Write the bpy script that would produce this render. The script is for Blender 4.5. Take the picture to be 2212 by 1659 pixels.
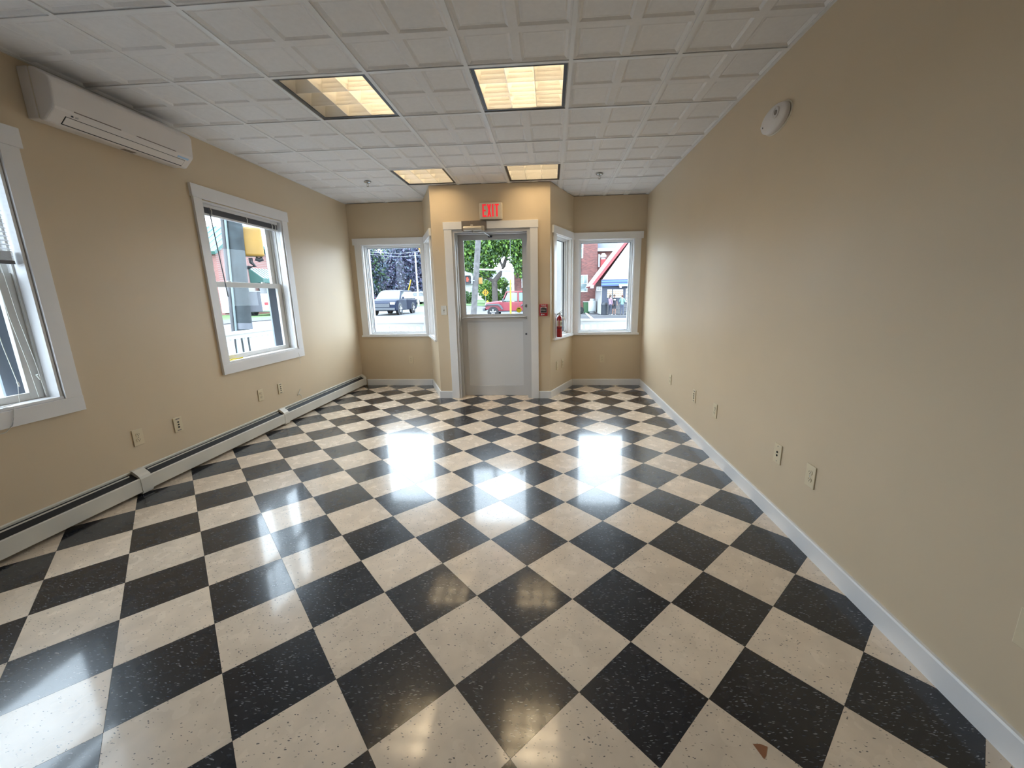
import bpy, bmesh, math, random
from mathutils import Matrix, Vector
random.seed(7)
for o in list(bpy.data.objects):
    bpy.data.objects.remove(o, do_unlink=True)
SC = bpy.context.scene
COL = SC.collection

# ------------------------------------------------------------------ camera
F_PX, PX, PY = 865.459, 1128.892, 826.80
PITCH, YAW, ROLL = 0.2141, 0.0711, -0.0161
CAM = Vector((0.1186, -1.3403, 1.3295))
def cam_axes():
    f = Vector((-math.sin(YAW), math.cos(YAW), 0))
    fw = f * math.cos(PITCH) + Vector((0, 0, -math.sin(PITCH)))
    rt = Vector((math.cos(YAW), math.sin(YAW), 0))
    up = rt.cross(fw)
    c, s = math.cos(ROLL), math.sin(ROLL)
    return rt * c + up * s, up * c - rt * s, fw
RT, UP, FW = cam_axes()
cd = bpy.data.cameras.new('camera')
cam = bpy.data.objects.new('camera', cd)
COL.objects.link(cam)
m = Matrix((RT, UP, -FW)).transposed().to_4x4()
m.translation = CAM
cam.matrix_world = m
cd.sensor_fit = 'HORIZONTAL'
cd.sensor_width = 36.0
cd.lens = F_PX * 36.0 / 2212.0
cd.shift_x = (1106.0 - PX) / 2212.0
cd.shift_y = (PY - 829.5) / 2212.0
cd.clip_start = 0.02
cd.clip_end = 500
SC.camera = cam

# ------------------------------------------------------------------ sky, exposure
SKY = 9.5
wd = bpy.data.worlds.new('overcast_sky')
SC.world = wd
wd.use_nodes = True
bg = wd.node_tree.nodes['Background']
bg.inputs[0].default_value = (0.74, 0.87, 1.0, 1)
bg.inputs[1].default_value = SKY
SC.view_settings.view_transform = 'Standard'
SC.view_settings.look = 'None'
SC.view_settings.exposure = 0.25
SC.view_settings.gamma = 1.0
SC.view_settings.use_curve_mapping = False
SC.cycles.max_bounces = 8
SC.cycles.glossy_bounces = 3
SC.cycles.use_light_tree = False
LAMP = 22.0          # ceiling lamp tubes

# ------------------------------------------------------------------ pixel helpers
def ray(px, py):
    return RT * ((px - PX) / F_PX) - UP * ((py - PY) / F_PX) + FW
def at(px, py, y=None, x=None, z=None):
    d = ray(px, py)
    if y is not None: t = (y - CAM.y) / d.y
    elif x is not None: t = (x - CAM.x) / d.x
    else: t = (z - CAM.z) / d.z
    return CAM + d * t
def ground(x, y):
    s = min(1, max(0, (3 - x) / 14.0)); sm = s * s * (3 - 2 * s)
    return -0.40 + 0.55 * sm + 0.016 * max(0, min(y, 70) - 30) * sm

# ------------------------------------------------------------------ materials
MATS = {}
def new_mat(name):
    mt = bpy.data.materials.new(name); mt.use_nodes = True
    MATS[name] = mt
    nt = mt.node_tree
    return mt, nt, nt.nodes['Principled BSDF'], nt.links
def mat(name, col, rough=0.5, metal=0.0, noise=0.0, nscale=20.0, bump=0.0, bscale=200.0, coat=0.0, emit=None, estr=0.0, spec=0.5):
    mt, nt, b, L = new_mat(name)
    b.inputs['Base Color'].default_value = (*col, 1)
    b.inputs['Roughness'].default_value = rough
    b.inputs['Metallic'].default_value = metal
    b.inputs['Specular IOR Level'].default_value = spec
    b.inputs['Coat Weight'].default_value = coat
    b.inputs['Coat Roughness'].default_value = 0.05
    if emit:
        b.inputs['Emission Color'].default_value = (*emit, 1)
        b.inputs['Emission Strength'].default_value = estr
    if noise or bump:
        tc = nt.nodes.new('ShaderNodeTexCoord')
    if noise:
        n = nt.nodes.new('ShaderNodeTexNoise'); n.inputs['Scale'].default_value = nscale; n.inputs['Detail'].default_value = 2
        L.new(tc.outputs['Object'], n.inputs['Vector'])
        r = nt.nodes.new('ShaderNodeValToRGB')
        r.color_ramp.elements[0].position = 0.3; r.color_ramp.elements[1].position = 0.7
        r.color_ramp.elements[0].color = (*[c * (1 - noise) for c in col], 1)
        r.color_ramp.elements[1].color = (*[min(1, c * (1 + noise)) for c in col], 1)
        L.new(n.outputs['Fac'], r.inputs['Fac']); L.new(r.outputs['Color'], b.inputs['Base Color'])
    if bump:
        n2 = nt.nodes.new('ShaderNodeTexNoise'); n2.inputs['Scale'].default_value = bscale; n2.inputs['Detail'].default_value = 3
        L.new(tc.outputs['Object'], n2.inputs['Vector'])
        bp = nt.nodes.new('ShaderNodeBump'); bp.inputs['Strength'].default_value = bump; bp.inputs['Distance'].default_value = 0.002
        L.new(n2.outputs['Fac'], bp.inputs['Height']); L.new(bp.outputs['Normal'], b.inputs['Normal'])
    return mt

def tile_mat(name, base, flecks, thr, rough, chip):
    """vinyl composition tile: base colour with elongated chips, waxed"""
    mt, nt, b, L = new_mat(name)
    N = nt.nodes.new
    tc = N('ShaderNodeTexCoord'); oi = N('ShaderNodeObjectInfo')
    mul = N('ShaderNodeMath'); mul.operation = 'MULTIPLY'; mul.inputs[1].default_value = 40.0
    L.new(oi.outputs['Random'], mul.inputs[0])
    add = N('ShaderNodeVectorMath'); add.operation = 'ADD'
    L.new(tc.outputs['Object'], add.inputs[0]); L.new(mul.outputs[0], add.inputs[1])
    # chips: distorted stretched voronoi cells kept only where a per-cell random value is high
    ns = N('ShaderNodeTexNoise'); ns.inputs['Scale'].default_value = 30; ns.inputs['Detail'].default_value = 1
    L.new(add.outputs[0], ns.inputs['Vector'])
    mixv = N('ShaderNodeVectorMath'); mixv.operation = 'MULTIPLY_ADD'
    mixv.inputs[1].default_value = (0.02, 0.02, 0.02)
    L.new(ns.outputs['Color'], mixv.inputs[0]); L.new(add.outputs[0], mixv.inputs[2])
    mp = N('ShaderNodeMapping'); mp.inputs['Scale'].default_value = (*chip, chip[0])
    mp.inputs['Rotation'].default_value = (0, 0, 0.9)
    L.new(mixv.outputs[0], mp.inputs['Vector'])
    v = N('ShaderNodeTexVoronoi'); v.inputs['Scale'].default_value = 1.0; v.inputs['Randomness'].default_value = 1.0
    L.new(mp.outputs[0], v.inputs['Vector'])
    sep = N('ShaderNodeSeparateColor'); L.new(v.outputs['Color'], sep.inputs[0])
    gt = N('ShaderNodeMath'); gt.operation = 'GREATER_THAN'; gt.inputs[1].default_value = thr
    L.new(sep.outputs[0], gt.inputs[0])
    lt = N('ShaderNodeMath'); lt.operation = 'LESS_THAN'; lt.inputs[1].default_value = 0.42
    L.new(v.outputs['Distance'], lt.inputs[0])
    msk = N('ShaderNodeMath'); msk.operation = 'MULTIPLY'
    L.new(gt.outputs[0], msk.inputs[0]); L.new(lt.outputs[0], msk.inputs[1])
    fr = N('ShaderNodeValToRGB'); fr.color_ramp.interpolation = 'CONSTANT'
    fr.color_ramp.elements[0].color = (*flecks[0], 1); fr.color_ramp.elements[1].color = (*flecks[1], 1)
    fr.color_ramp.elements[1].position = 0.5
    L.new(sep.outputs[1], fr.inputs['Fac'])
    cl = N('ShaderNodeTexNoise'); cl.inputs['Scale'].default_value = 9; cl.inputs['Detail'].default_value = 3
    L.new(add.outputs[0], cl.inputs['Vector'])
    cr = N('ShaderNodeValToRGB')
    cr.color_ramp.elements[0].position = 0.3; cr.color_ramp.elements[1].position = 0.75
    cr.color_ramp.elements[0].color = (*[c * 0.9 for c in base], 1); cr.color_ramp.elements[1].color = (*[c * 1.08 for c in base], 1)
    L.new(cl.outputs['Fac'], cr.inputs['Fac'])
    mx = N('ShaderNodeMix'); mx.data_type = 'RGBA'
    L.new(msk.outputs[0], mx.inputs[0]); L.new(cr.outputs['Color'], mx.inputs[6]); L.new(fr.outputs['Color'], mx.inputs[7])
    # per tile tone
    hsv = N('ShaderNodeHueSaturation'); mr = N('ShaderNodeMapRange')
    mr.inputs['To Min'].default_value = 0.9; mr.inputs['To Max'].default_value = 1.06
    L.new(oi.outputs['Random'], mr.inputs['Value']); L.new(mr.outputs[0], hsv.inputs['Value'])
    L.new(mx.outputs[2], hsv.inputs['Color']); L.new(hsv.outputs[0], b.inputs['Base Color'])
    # wax: slightly wavy, scuffed gloss
    rn = N('ShaderNodeTexNoise'); rn.inputs['Scale'].default_value = 14; rn.inputs['Detail'].default_value = 2
    L.new(add.outputs[0], rn.inputs['Vector'])
    rr = N('ShaderNodeMapRange'); rr.inputs['From Min'].default_value = 0.3; rr.inputs['From Max'].default_value = 0.7
    rr.inputs['To Min'].default_value = rough * 0.93; rr.inputs['To Max'].default_value = rough * 1.1
    L.new(rn.outputs['Fac'], rr.inputs['Value']); L.new(rr.outputs[0], b.inputs['Roughness'])
    bn = N('ShaderNodeTexNoise'); bn.inputs['Scale'].default_value = 16; bn.inputs['Detail'].default_value = 1
    L.new(add.outputs[0], bn.inputs['Vector'])
    bp = N('ShaderNodeBump'); bp.inputs['Strength'].default_value = 0.05; bp.inputs['Distance'].default_value = 0.0012
    L.new(bn.outputs['Fac'], bp.inputs['Height']); L.new(bp.outputs[0], b.inputs['Normal'])
    b.inputs['IOR'].default_value = 1.42
    b.inputs['Coat Weight'].default_value = 0.55
    b.inputs['Coat Roughness'].default_value = 0.08
    b.inputs['Coat IOR'].default_value = 1.5
    L.new(bp.outputs[0], b.inputs['Coat Normal'])
    return mt

def glass_mat(name, tint=(0.97, 0.985, 0.985)):
    mt = bpy.data.materials.new(name); mt.use_nodes = True; MATS[name] = mt
    nt = mt.node_tree; nt.nodes.clear(); L = nt.links
    out = nt.nodes.new('ShaderNodeOutputMaterial'); mx = nt.nodes.new('ShaderNodeMixShader')
    tr = nt.nodes.new('ShaderNodeBsdfTransparent'); gl = nt.nodes.new('ShaderNodeBsdfGlossy'); lw = nt.nodes.new('ShaderNodeLayerWeight')
    tr.inputs[0].default_value = (*tint, 1); gl.inputs['Roughness'].default_value = 0.0; lw.inputs[0].default_value = 0.5
    pw = nt.nodes.new('ShaderNodeMath'); pw.operation = 'POWER'; pw.inputs[1].default_value = 5.0
    ma = nt.nodes.new('ShaderNodeMath'); ma.operation = 'MULTIPLY_ADD'; ma.inputs[1].default_value = 0.60; ma.inputs[2].default_value = 0.010
    L.new(lw.outputs['Facing'], pw.inputs[0]); L.new(pw.outputs[0], ma.inputs[0])
    L.new(ma.outputs[0], mx.inputs[0]); L.new(tr.outputs[0], mx.inputs[1]); L.new(gl.outputs[0], mx.inputs[2]); L.new(mx.outputs[0], out.inputs[0])
    return mt

def brick_mat(name, c1, c2, mortar, scale=1.0):
    mt, nt, b, L = new_mat(name)
    N = nt.nodes.new
    tc = N('ShaderNodeTexCoord'); mp = N('ShaderNodeMapping'); mp.inputs['Rotation'].default_value = (math.pi / 2, 0, 0)
    L.new(tc.outputs['Object'], mp.inputs[0])
    br = N('ShaderNodeTexBrick')
    br.inputs['Color1'].default_value = (*c1, 1); br.inputs['Color2'].default_value = (*c2, 1); br.inputs['Mortar'].default_value = (*mortar, 1)
    br.inputs['Scale'].default_value = scale; br.inputs['Brick Width'].default_value = 0.22; br.inputs['Row Height'].default_value = 0.075
    br.inputs['Mortar Size'].default_value = 0.008
    L.new(mp.outputs[0], br.inputs['Vector']); L.new(br.outputs['Color'], b.inputs['Base Color'])
    b.inputs['Roughness'].default_value = 0.85
    return mt

mat('wall_paint', (0.70, 0.570, 0.405), 0.42, noise=0.012, nscale=3, spec=0.35)
mat('ceiling_white', (0.86, 0.845, 0.85), 0.75, noise=0.02, nscale=40)
mat('grid_white', (0.86, 0.86, 0.87), 0.4)
mat('trim_white', (0.87, 0.86, 0.865), 0.35, noise=0.01, nscale=5)
mat('vinyl_white', (0.82, 0.83, 0.84), 0.3)
mat('sash_cream', (0.72, 0.70, 0.66), 0.4)
mat('storm_grey', (0.20, 0.23, 0.29), 0.4, metal=0.3)
mat('gasket', (0.03, 0.035, 0.05), 0.5)
mat('door_grey', (0.60, 0.595, 0.60), 0.38)
mat('door_panel', (0.72, 0.72, 0.73), 0.4)
mat('aluminium', (0.62, 0.61, 0.60), 0.32, metal=0.85)
mat('aluminium_cream', (0.72, 0.65, 0.55), 0.38, metal=0.4)
mat('plate_brown', (0.26, 0.22, 0.19), 0.45, metal=0.3)
mat('steel', (0.55, 0.55, 0.56), 0.25, metal=1.0)
mat('black', (0.012, 0.012, 0.014), 0.5)
mat('frame_black', (0.02, 0.022, 0.028), 0.4)
mat('heater_cream', (0.74, 0.71, 0.64), 0.4, noise=0.02, nscale=6)
mat('heater_dark', (0.008, 0.0085, 0.010), 0.6)  # near-black, puts the shade of the open heater slot into the colour
mat('plate_ivory', (0.74, 0.63, 0.44), 0.35)
mat('plate_white', (0.78, 0.75, 0.68), 0.35)
mat('slot_dark', (0.02, 0.017, 0.015), 0.6)
mat('plastic_white', (0.80, 0.75, 0.72), 0.4)
mat('plastic_cream', (0.78, 0.70, 0.56), 0.4)
mat('display_blue', (0.45, 0.65, 0.85), 0.2)
mat('exit_red', (0.80, 0.015, 0.03), 0.4, emit=(1.0, 0.02, 0.04), estr=0.55)
mat('alarm_red', (0.42, 0.012, 0.02), 0.35)
mat('ext_red', (0.40, 0.010, 0.016), 0.22, coat=0.5)
mat('label_cream', (0.78, 0.72, 0.62), 0.5)
mat('white_print', (0.85, 0.85, 0.85), 0.5)
mat('sticker_yellow', (0.85, 0.72, 0.02), 0.45)
mat('yellow_plastic', (0.80, 0.62, 0.03), 0.5)
mat('cord_white', (0.80, 0.80, 0.76), 0.5)
mat('blind_white', (0.78, 0.78, 0.79), 0.45)
mat('blind_grey', (0.16, 0.165, 0.19), 0.5)
mat('substrate', (0.05, 0.045, 0.04), 0.9)
mat('chip_brown', (0.30, 0.12, 0.05), 0.7)
mat('louver', (0.88, 0.85, 0.80), 0.30, metal=0.75)
mat('housing', (0.85, 0.82, 0.76), 0.5)
mat('tube_on', (0.9, 0.9, 0.9), 0.5, emit=(1.0, 0.80, 0.52), estr=LAMP)
mat('tube_dim', (0.9, 0.9, 0.9), 0.5, emit=(1.0, 0.80, 0.52), estr=LAMP * 0.6)
mat('tube_weak', (0.9, 0.9, 0.9), 0.5, emit=(1.0, 0.80, 0.52), estr=LAMP * 0.3)
mat('tube_off', (0.75, 0.75, 0.78), 0.3)
tile_mat('tile_black', (0.009, 0.0105, 0.0165), ((0.20, 0.205, 0.22), (0.06, 0.065, 0.08)), 0.80, 0.26, (75, 300))
tile_mat('tile_cream', (0.84, 0.705, 0.56), ((0.20, 0.17, 0.15), (0.52, 0.42, 0.32)), 0.93, 0.26, (120, 250))
glass_mat('glass')
# outdoors
MATS['exit_red'].cycles.emission_sampling = 'NONE'
mat('asphalt_pale', (0.10, 0.102, 0.108), 0.9, noise=0.06, nscale=0.6)
mat('asphalt_dark', (0.030, 0.031, 0.037), 0.9, noise=0.1, nscale=1.5)
mat('sidewalk', (0.05, 0.05, 0.056), 0.9, noise=0.06, nscale=1)
mat('grass', (0.04, 0.09, 0.014), 0.9, noise=0.35, nscale=2.5)
mat('paint_line', (0.6, 0.6, 0.58), 0.8)
mat('rail_white', (0.40, 0.42, 0.44), 0.5)
mat('deck', (0.25, 0.25, 0.26), 0.8)
mat('siding', (0.5, 0.5, 0.5), 0.8)
mat('pole_wood', (0.085, 0.08, 0.08), 0.9, noise=0.3, nscale=6)
mat('pole_dark', (0.018, 0.024, 0.027), 0.9, noise=0.4, nscale=4)
mat('pole_strip', (0.06, 0.058, 0.062), 0.9, noise=0.2, nscale=5)
mat('conduit', (0.10, 0.13, 0.135), 0.5)
mat('galv', (0.22, 0.23, 0.25), 0.5)
mat('signal_yellow', (0.20, 0.105, 0.006), 0.5, noise=0.1, nscale=3)
mat('signal_black', (0.01, 0.01, 0.012), 0.6)
mat('hand_red', (0.5, 0.02, 0.01), 0.5, emit=(1, 0.08, 0.02), estr=1.1)
mat('sign_yellow', (0.42, 0.24, 0.0), 0.5)
mat('box_grey', (0.075, 0.08, 0.095), 0.5)
mat('tape_red', (0.3, 0.05, 0.06), 0.5)
mat('bark', (0.06, 0.05, 0.045), 0.95, noise=0.3, nscale=5)
mat('leaf_green', (0.045, 0.105, 0.016), 0.6)
mat('leaf_light', (0.10, 0.19, 0.02), 0.6)
mat('leaf_dark', (0.022, 0.055, 0.016), 0.6)
mat('leaf_purple', (0.040, 0.036, 0.075), 0.5)
mat('leaf_purple2', (0.075, 0.075, 0.14), 0.45)
mat('leaf_teal', (0.032, 0.055, 0.085), 0.5)
mat('car_red', (0.17, 0.012, 0.022), 0.25, coat=0.5)
mat('car_navy', (0.008, 0.013, 0.030), 0.4, spec=0.08)
mat('car_white', (0.40, 0.40, 0.41), 0.3, coat=0.4)
mat('car_trim', (0.05, 0.055, 0.065), 0.6)
mat('car_glass', (0.03, 0.04, 0.045), 0.05, spec=0.9)
mat('tyre', (0.012, 0.012, 0.013), 0.8)
mat('rim', (0.30, 0.30, 0.32), 0.35, metal=0.5)
mat('lamp_clear', (0.5, 0.5, 0.5), 0.2)
brick_mat('brick_red', (0.20, 0.066, 0.056), (0.095, 0.032, 0.030), (0.16, 0.12, 0.11))
brick_mat('brick_rose', (0.20, 0.075, 0.065), (0.17, 0.062, 0.055), (0.20, 0.13, 0.12))
brick_mat('stone_grey', (0.09, 0.088, 0.095), (0.06, 0.06, 0.066), (0.12, 0.12, 0.12), 0.45)
mat('roof_grey', (0.12, 0.13, 0.16), 0.9, noise=0.15, nscale=8)
mat('roof_green', (0.03, 0.085, 0.075), 0.5)
mat('roof_red', (0.30, 0.030, 0.035), 0.5)
mat('wall_white', (0.42, 0.42, 0.42), 0.7)
mat('wall_navy', (0.035, 0.042, 0.065), 0.7)
mat('fascia_blue', (0.02, 0.045, 0.12), 0.4)
mat('fascia_line', (0.10, 0.22, 0.36), 0.4)
mat('glass_dark', (0.022, 0.028, 0.036), 0.08, spec=0.8)
mat('glass_pale', (0.12, 0.17, 0.18), 0.1, spec=0.8)
mat('menu_white', (0.35, 0.33, 0.29), 0.6)
mat('menu_orange', (0.20, 0.10, 0.03), 0.6)
mat('tank_white', (0.36, 0.38, 0.39), 0.4)
mat('bin_dark', (0.02, 0.025, 0.035), 0.6)
mat('bin_green', (0.03, 0.09, 0.035), 0.6)
mat('skin', (0.22, 0.115, 0.085), 0.6)
mat('hair_brown', (0.045, 0.028, 0.02), 0.7)
mat('hair_auburn', (0.075, 0.032, 0.022), 0.7)
mat('cloth_lilac', (0.24, 0.15, 0.21), 0.8)
mat('cloth_black', (0.012, 0.013, 0.02), 0.8)
mat('cloth_mint', (0.14, 0.26, 0.22), 0.8)
mat('denim', (0.05, 0.06, 0.095), 0.8)
mat('denim_dark', (0.022, 0.027, 0.045), 0.8)
mat('shoe', (0.28, 0.27, 0.27), 0.7)

MATS['hand_red'].cycles.emission_sampling = 'NONE'
# ------------------------------------------------------------------ builders
LOC = {}
class B:
    def __init__(s, xf=None):
        s.v = []; s.f = []; s.mi = []; s.sm = []; s.xf = xf; s.m = 0; s.smooth = False
    def add(s, vs, fs):
        n = len(s.v)
        vs = [Vector(p) for p in vs]
        flip = False
        if s.xf is not None:
            vs = [s.xf @ p for p in vs]; flip = s.xf.determinant() < 0
        s.v += [tuple(p) for p in vs]
        for f in fs:
            g = [i + n for i in f]
            s.f.append(g[::-1] if flip else g); s.mi.append(s.m); s.sm.append(s.smooth)
        return s
    def box(s, x0, x1, y0, y1, z0, z1):
        x0, x1 = min(x0, x1), max(x0, x1); y0, y1 = min(y0, y1), max(y0, y1); z0, z1 = min(z0, z1), max(z0, z1)
        return s.add([(x0, y0, z0), (x1, y0, z0), (x1, y1, z0), (x0, y1, z0), (x0, y0, z1), (x1, y0, z1), (x1, y1, z1), (x0, y1, z1)],
                     [(0, 3, 2, 1), (4, 5, 6, 7), (0, 1, 5, 4), (1, 2, 6, 5), (2, 3, 7, 6), (3, 0, 4, 7)])
    def cyl(s, p0, p1, r0, r1=None, n=16, cap=True):
        r1 = r0 if r1 is None else r1
        p0 = Vector(p0); p1 = Vector(p1); d = (p1 - p0).normalized()
        a = d.orthogonal().normalized(); b = d.cross(a)
        vs = []
        for p, r in ((p0, r0), (p1, r1)):
            for i in range(n):
                t = 2 * math.pi * i / n
                vs.append(p + (a * math.cos(t) + b * math.sin(t)) * r)
        old = s.smooth; s.smooth = True
        s.add(vs, [(i, (i + 1) % n, n + (i + 1) % n, n + i) for i in range(n)])
        s.smooth = old
        if cap:
            s.add(vs[:n], [tuple(range(n))[::-1]]); s.add(vs[n:], [tuple(range(n))])
        return s
    def tube(s, pts, r, n=8):
        pts = [Vector(p) for p in pts]; vs = []
        for i, p in enumerate(pts):
            d = (pts[min(i + 1, len(pts) - 1)] - pts[max(i - 1, 0)]).normalized()
            ref = Vector((0, 0, 1)) if abs(d.z) < 0.9 else Vector((1, 0, 0))
            a = d.cross(ref).normalized(); b = d.cross(a)
            rr = r[i] if isinstance(r, (list, tuple)) else r
            for k in range(n):
                t = 2 * math.pi * k / n
                vs.append(p + (a * math.cos(t) + b * math.sin(t)) * rr)
        old = s.smooth; s.smooth = True
        fs = [(i * n + k, i * n + (k + 1) % n, (i + 1) * n + (k + 1) % n, (i + 1) * n + k) for i in range(len(pts) - 1) for k in range(n)]
        s.add(vs, fs); s.smooth = old
        m0 = len(pts) - 1
        s.add(vs[:n], [tuple(range(n))[::-1]]); s.add(vs[m0 * n:], [tuple(range(n))])
        return s
    def prism(s, poly, a0, a1, axis='y'):
        """2-D polygon extruded along an axis; poly pairs are the two other axes in order"""
        def mk(p, a):
            return {'x': (a, p[0], p[1]), 'y': (p[0], a, p[1]), 'z': (p[0], p[1], a)}[axis]
        n = len(poly)
        vs = [mk(p, a0) for p in poly] + [mk(p, a1) for p in poly]
        area = sum(poly[i][0] * poly[(i + 1) % n][1] - poly[(i + 1) % n][0] * poly[i][1] for i in range(n))
        fs = [tuple(range(n))[::-1], tuple(range(n, 2 * n))] + [(i, (i + 1) % n, n + (i + 1) % n, n + i) for i in range(n)]
        flip = (area < 0) != (axis == 'y')
        if a1 < a0: flip = not flip
        if flip: fs = [f[::-1] for f in fs]
        return s.add(vs, fs)
    def lathe(s, prof, c=(0, 0, 0), n=24, axis='z'):
        vs = []
        for r, h in prof:
            for i in range(n):
                t = 2 * math.pi * i / n
                p = (r * math.cos(t), r * math.sin(t), h)
                if axis == 'x': p = (h, p[0], p[1])
                if axis == 'y': p = (p[1], h, p[0])
                vs.append((p[0] + c[0], p[1] + c[1], p[2] + c[2]))
        old = s.smooth; s.smooth = True
        s.add(vs, [(j * n + i, j * n + (i + 1) % n, (j + 1) * n + (i + 1) % n, (j + 1) * n + i) for j in range(len(prof) - 1) for i in range(n)])
        s.smooth = old
        k = len(prof) - 1
        s.add(vs[:n], [tuple(range(n))[::-1]]); s.add(vs[k * n:], [tuple(range(n))])
        return s
    def ball(s, c, rx, ry, rz, n=16, k=10):
        prof = [(math.sin(math.pi * j / k), -math.cos(math.pi * j / k)) for j in range(k + 1)]
        vs = [(c[0] + rx * r * math.cos(2 * math.pi * i / n), c[1] + ry * r * math.sin(2 * math.pi * i / n), c[2] + rz * h) for r, h in prof for i in range(n)]
        old = s.smooth; s.smooth = True
        s.add(vs, [(j * n + i, j * n + (i + 1) % n, (j + 1) * n + (i + 1) % n, (j + 1) * n + i) for j in range(k) for i in range(n)])
        s.smooth = old
        return s
    def mesh(s, name, mats, rel=None):
        me = bpy.data.meshes.new(name)
        r = rel or Vector((0, 0, 0))
        me.from_pydata([(p[0] - r[0], p[1] - r[1], p[2] - r[2]) for p in s.v], [], s.f)
        for mm in (mats if isinstance(mats, (list, tuple)) else [mats]):
            me.materials.append(MATS[mm])
        me.polygons.foreach_set('material_index', s.mi); me.polygons.foreach_set('use_smooth', s.sm)
        me.update()
        return me
    def obj(s, name, mats, parent=None, bevel=0, seg=2, rel=True, label=None):
        r = LOC.get(parent.name) if (parent is not None and rel) else None
        o = bpy.data.objects.new(name, s.mesh(name, mats, r))
        COL.objects.link(o)
        if parent is not None:
            o.parent = parent
            if rel and parent.name in LOC: LOC[o.name] = LOC[parent.name]
        if bevel:
            md = o.modifiers.new('bevel', 'BEVEL'); md.width = bevel; md.segments = seg; md.limit_method = 'ANGLE'; md.angle_limit = 0.6
        if label: o['label'] = label
        return o
def tag(o, label, cat, group=None, kind=None):
    o['label'] = label; o['category'] = cat
    if group: o['group'] = group
    if kind: o['kind'] = kind
    return o
def thing(name, label, cat, loc=(0, 0, 0), rotz=0.0, group=None, kind=None, local=False):
    o = bpy.data.objects.new(name, None); COL.objects.link(o)
    o.empty_display_size = 0.1
    o.location = loc; o.rotation_euler = (0, 0, rotz)
    if not local: LOC[o.name] = Vector(loc)
    return tag(o, label, cat, group, kind)
def dup(root, loc, rotz, label, group=None):
    def cp(o, par):
        c = o.copy(); COL.objects.link(c); c.parent = par
        for ch in list(o.children): cp(ch, c)
        return c
    r = cp(root, None); r.location = loc; r.rotation_euler = (0, 0, rotz); r['label'] = label
    if group: r['group'] = group
    return r
def text_obj(name, txt, size, mtx, matn, parent, depth=0.0006, sx=1.0):
    cu = bpy.data.curves.new(name, 'FONT'); cu.body = txt; cu.size = size; cu.align_x = 'CENTER'; cu.align_y = 'CENTER'; cu.extrude = depth
    t = bpy.data.objects.new(name + '_src', cu); COL.objects.link(t)
    dg = bpy.context.evaluated_depsgraph_get(); dg.update()
    me = bpy.data.meshes.new_from_object(t.evaluated_get(dg))
    bpy.data.objects.remove(t, do_unlink=True); bpy.data.curves.remove(cu)
    me.transform(Matrix.Diagonal((sx, 1, 1, 1))); me.transform(mtx)
    if parent.name in LOC: me.transform(Matrix.Translation(-LOC[parent.name]))
    me.materials.clear(); me.materials.append(MATS[matn])
    o = bpy.data.objects.new(name, me); COL.objects.link(o); o.parent = parent
    return o
def frame(P, d, n):
    """wall frame: (s along the wall, t out of the room, z up) -> world"""
    return Matrix(((d[0], n[0], 0, P[0]), (d[1], n[1], 0, P[1]), (0, 0, 1, 0), (0, 0, 0, 1)))

# ================================================================== ROOM SHELL
XL, XR, YF, YD, YB, H = -2.80, 1.445, 4.60, 3.81, -3.55, 2.645
P1R, P2R = Vector((0.118, 3.81)), Vector((0.437, 4.60))
P1L, P2L = Vector((-1.348, 3.81)), Vector((-1.682, 4.60))
dR = (P2R - P1R).normalized(); nR = Vector((-dR.y, dR.x))
dL = (P2L - P1L).normalized(); nL = Vector((dL.y, -dL.x))
FR_LEFT = frame((XL, 0), (0, 1), (-1, 0))
FR_FAR = frame((0, YF), (1, 0), (0, 1))
FR_DOOR = frame((0, YD), (1, 0), (0, 1))
FR_AR = frame(P1R, dR, nR)
FR_AL = frame(P1L, dL, nL)
FR_RIGHT = frame((XR, 0), (0, 1), (1, 0))

def wall_panel(name, fr, s0, s1, holes, th, label, z0=0.0, z1=H):
    b = B(fr)
    edges = sorted({s0, s1, *[h[0] for h in holes], *[h[1] for h in holes]})
    for a, c in zip(edges, edges[1:]):
        hs = [h for h in holes if h[0] <= a + 1e-6 and h[1] >= c - 1e-6]
        if not hs: b.box(a, c, 0, th, z0, z1)
        else:
            h = hs[0]
            if h[2] > z0 + 1e-6: b.box(a, c, 0, th, z0, h[2])
            if h[3] < z1 - 1e-6: b.box(a, c, 0, th, h[3], z1)
    return tag(b.obj(name, 'wall_paint'), label, 'wall', kind='structure')
W2 = (2.065, 3.085, 0.77, 2.155)          # opening of the double-hung window, s0 s1 z0 z1
W1 = (W2[0] - 2.29, W2[1] - 2.29, W2[2], W2[3])
W3 = (-2.62, -1.735, 0.785, 2.085)
W4 = (0.515, 1.287, 0.785, 2.085)
WA = (0.17, 0.765, 0.785, 2.085)
DOOR = (-1.093, -0.125, 0.0, 2.132)
TH = 0.17
wall_panel('wall_left', FR_LEFT, YB - TH, YF + TH, [W1, W2], TH, 'beige painted left wall with two sash windows')
wall_panel('wall_right', FR_RIGHT, YB - TH, YF + TH, [], TH, 'long blank beige right wall')
wall_panel('wall_front_left', FR_FAR, XL, P2L.x, [W3], TH, 'beige end wall left of the entry')
wall_panel('wall_front_right', FR_FAR, P2R.x, XR, [W4], TH, 'beige end wall right of the entry')
wall_panel('wall_entry', FR_DOOR, P1L.x, P1R.x, [DOOR], 0.19, 'beige entry wall around the glazed door')
wall_panel('wall_entry_right', FR_AR, 0.0, 0.90, [WA], 0.13, 'slanted beige wall right of the door')
wall_panel('wall_entry_left', FR_AL, 0.0, 0.90, [WA], 0.13, 'slanted beige wall left of the door')
wall_panel('wall_back', frame((0, YB), (1, 0), (0, -1)), XL, XR, [], TH, 'beige wall behind the camera')

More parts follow.
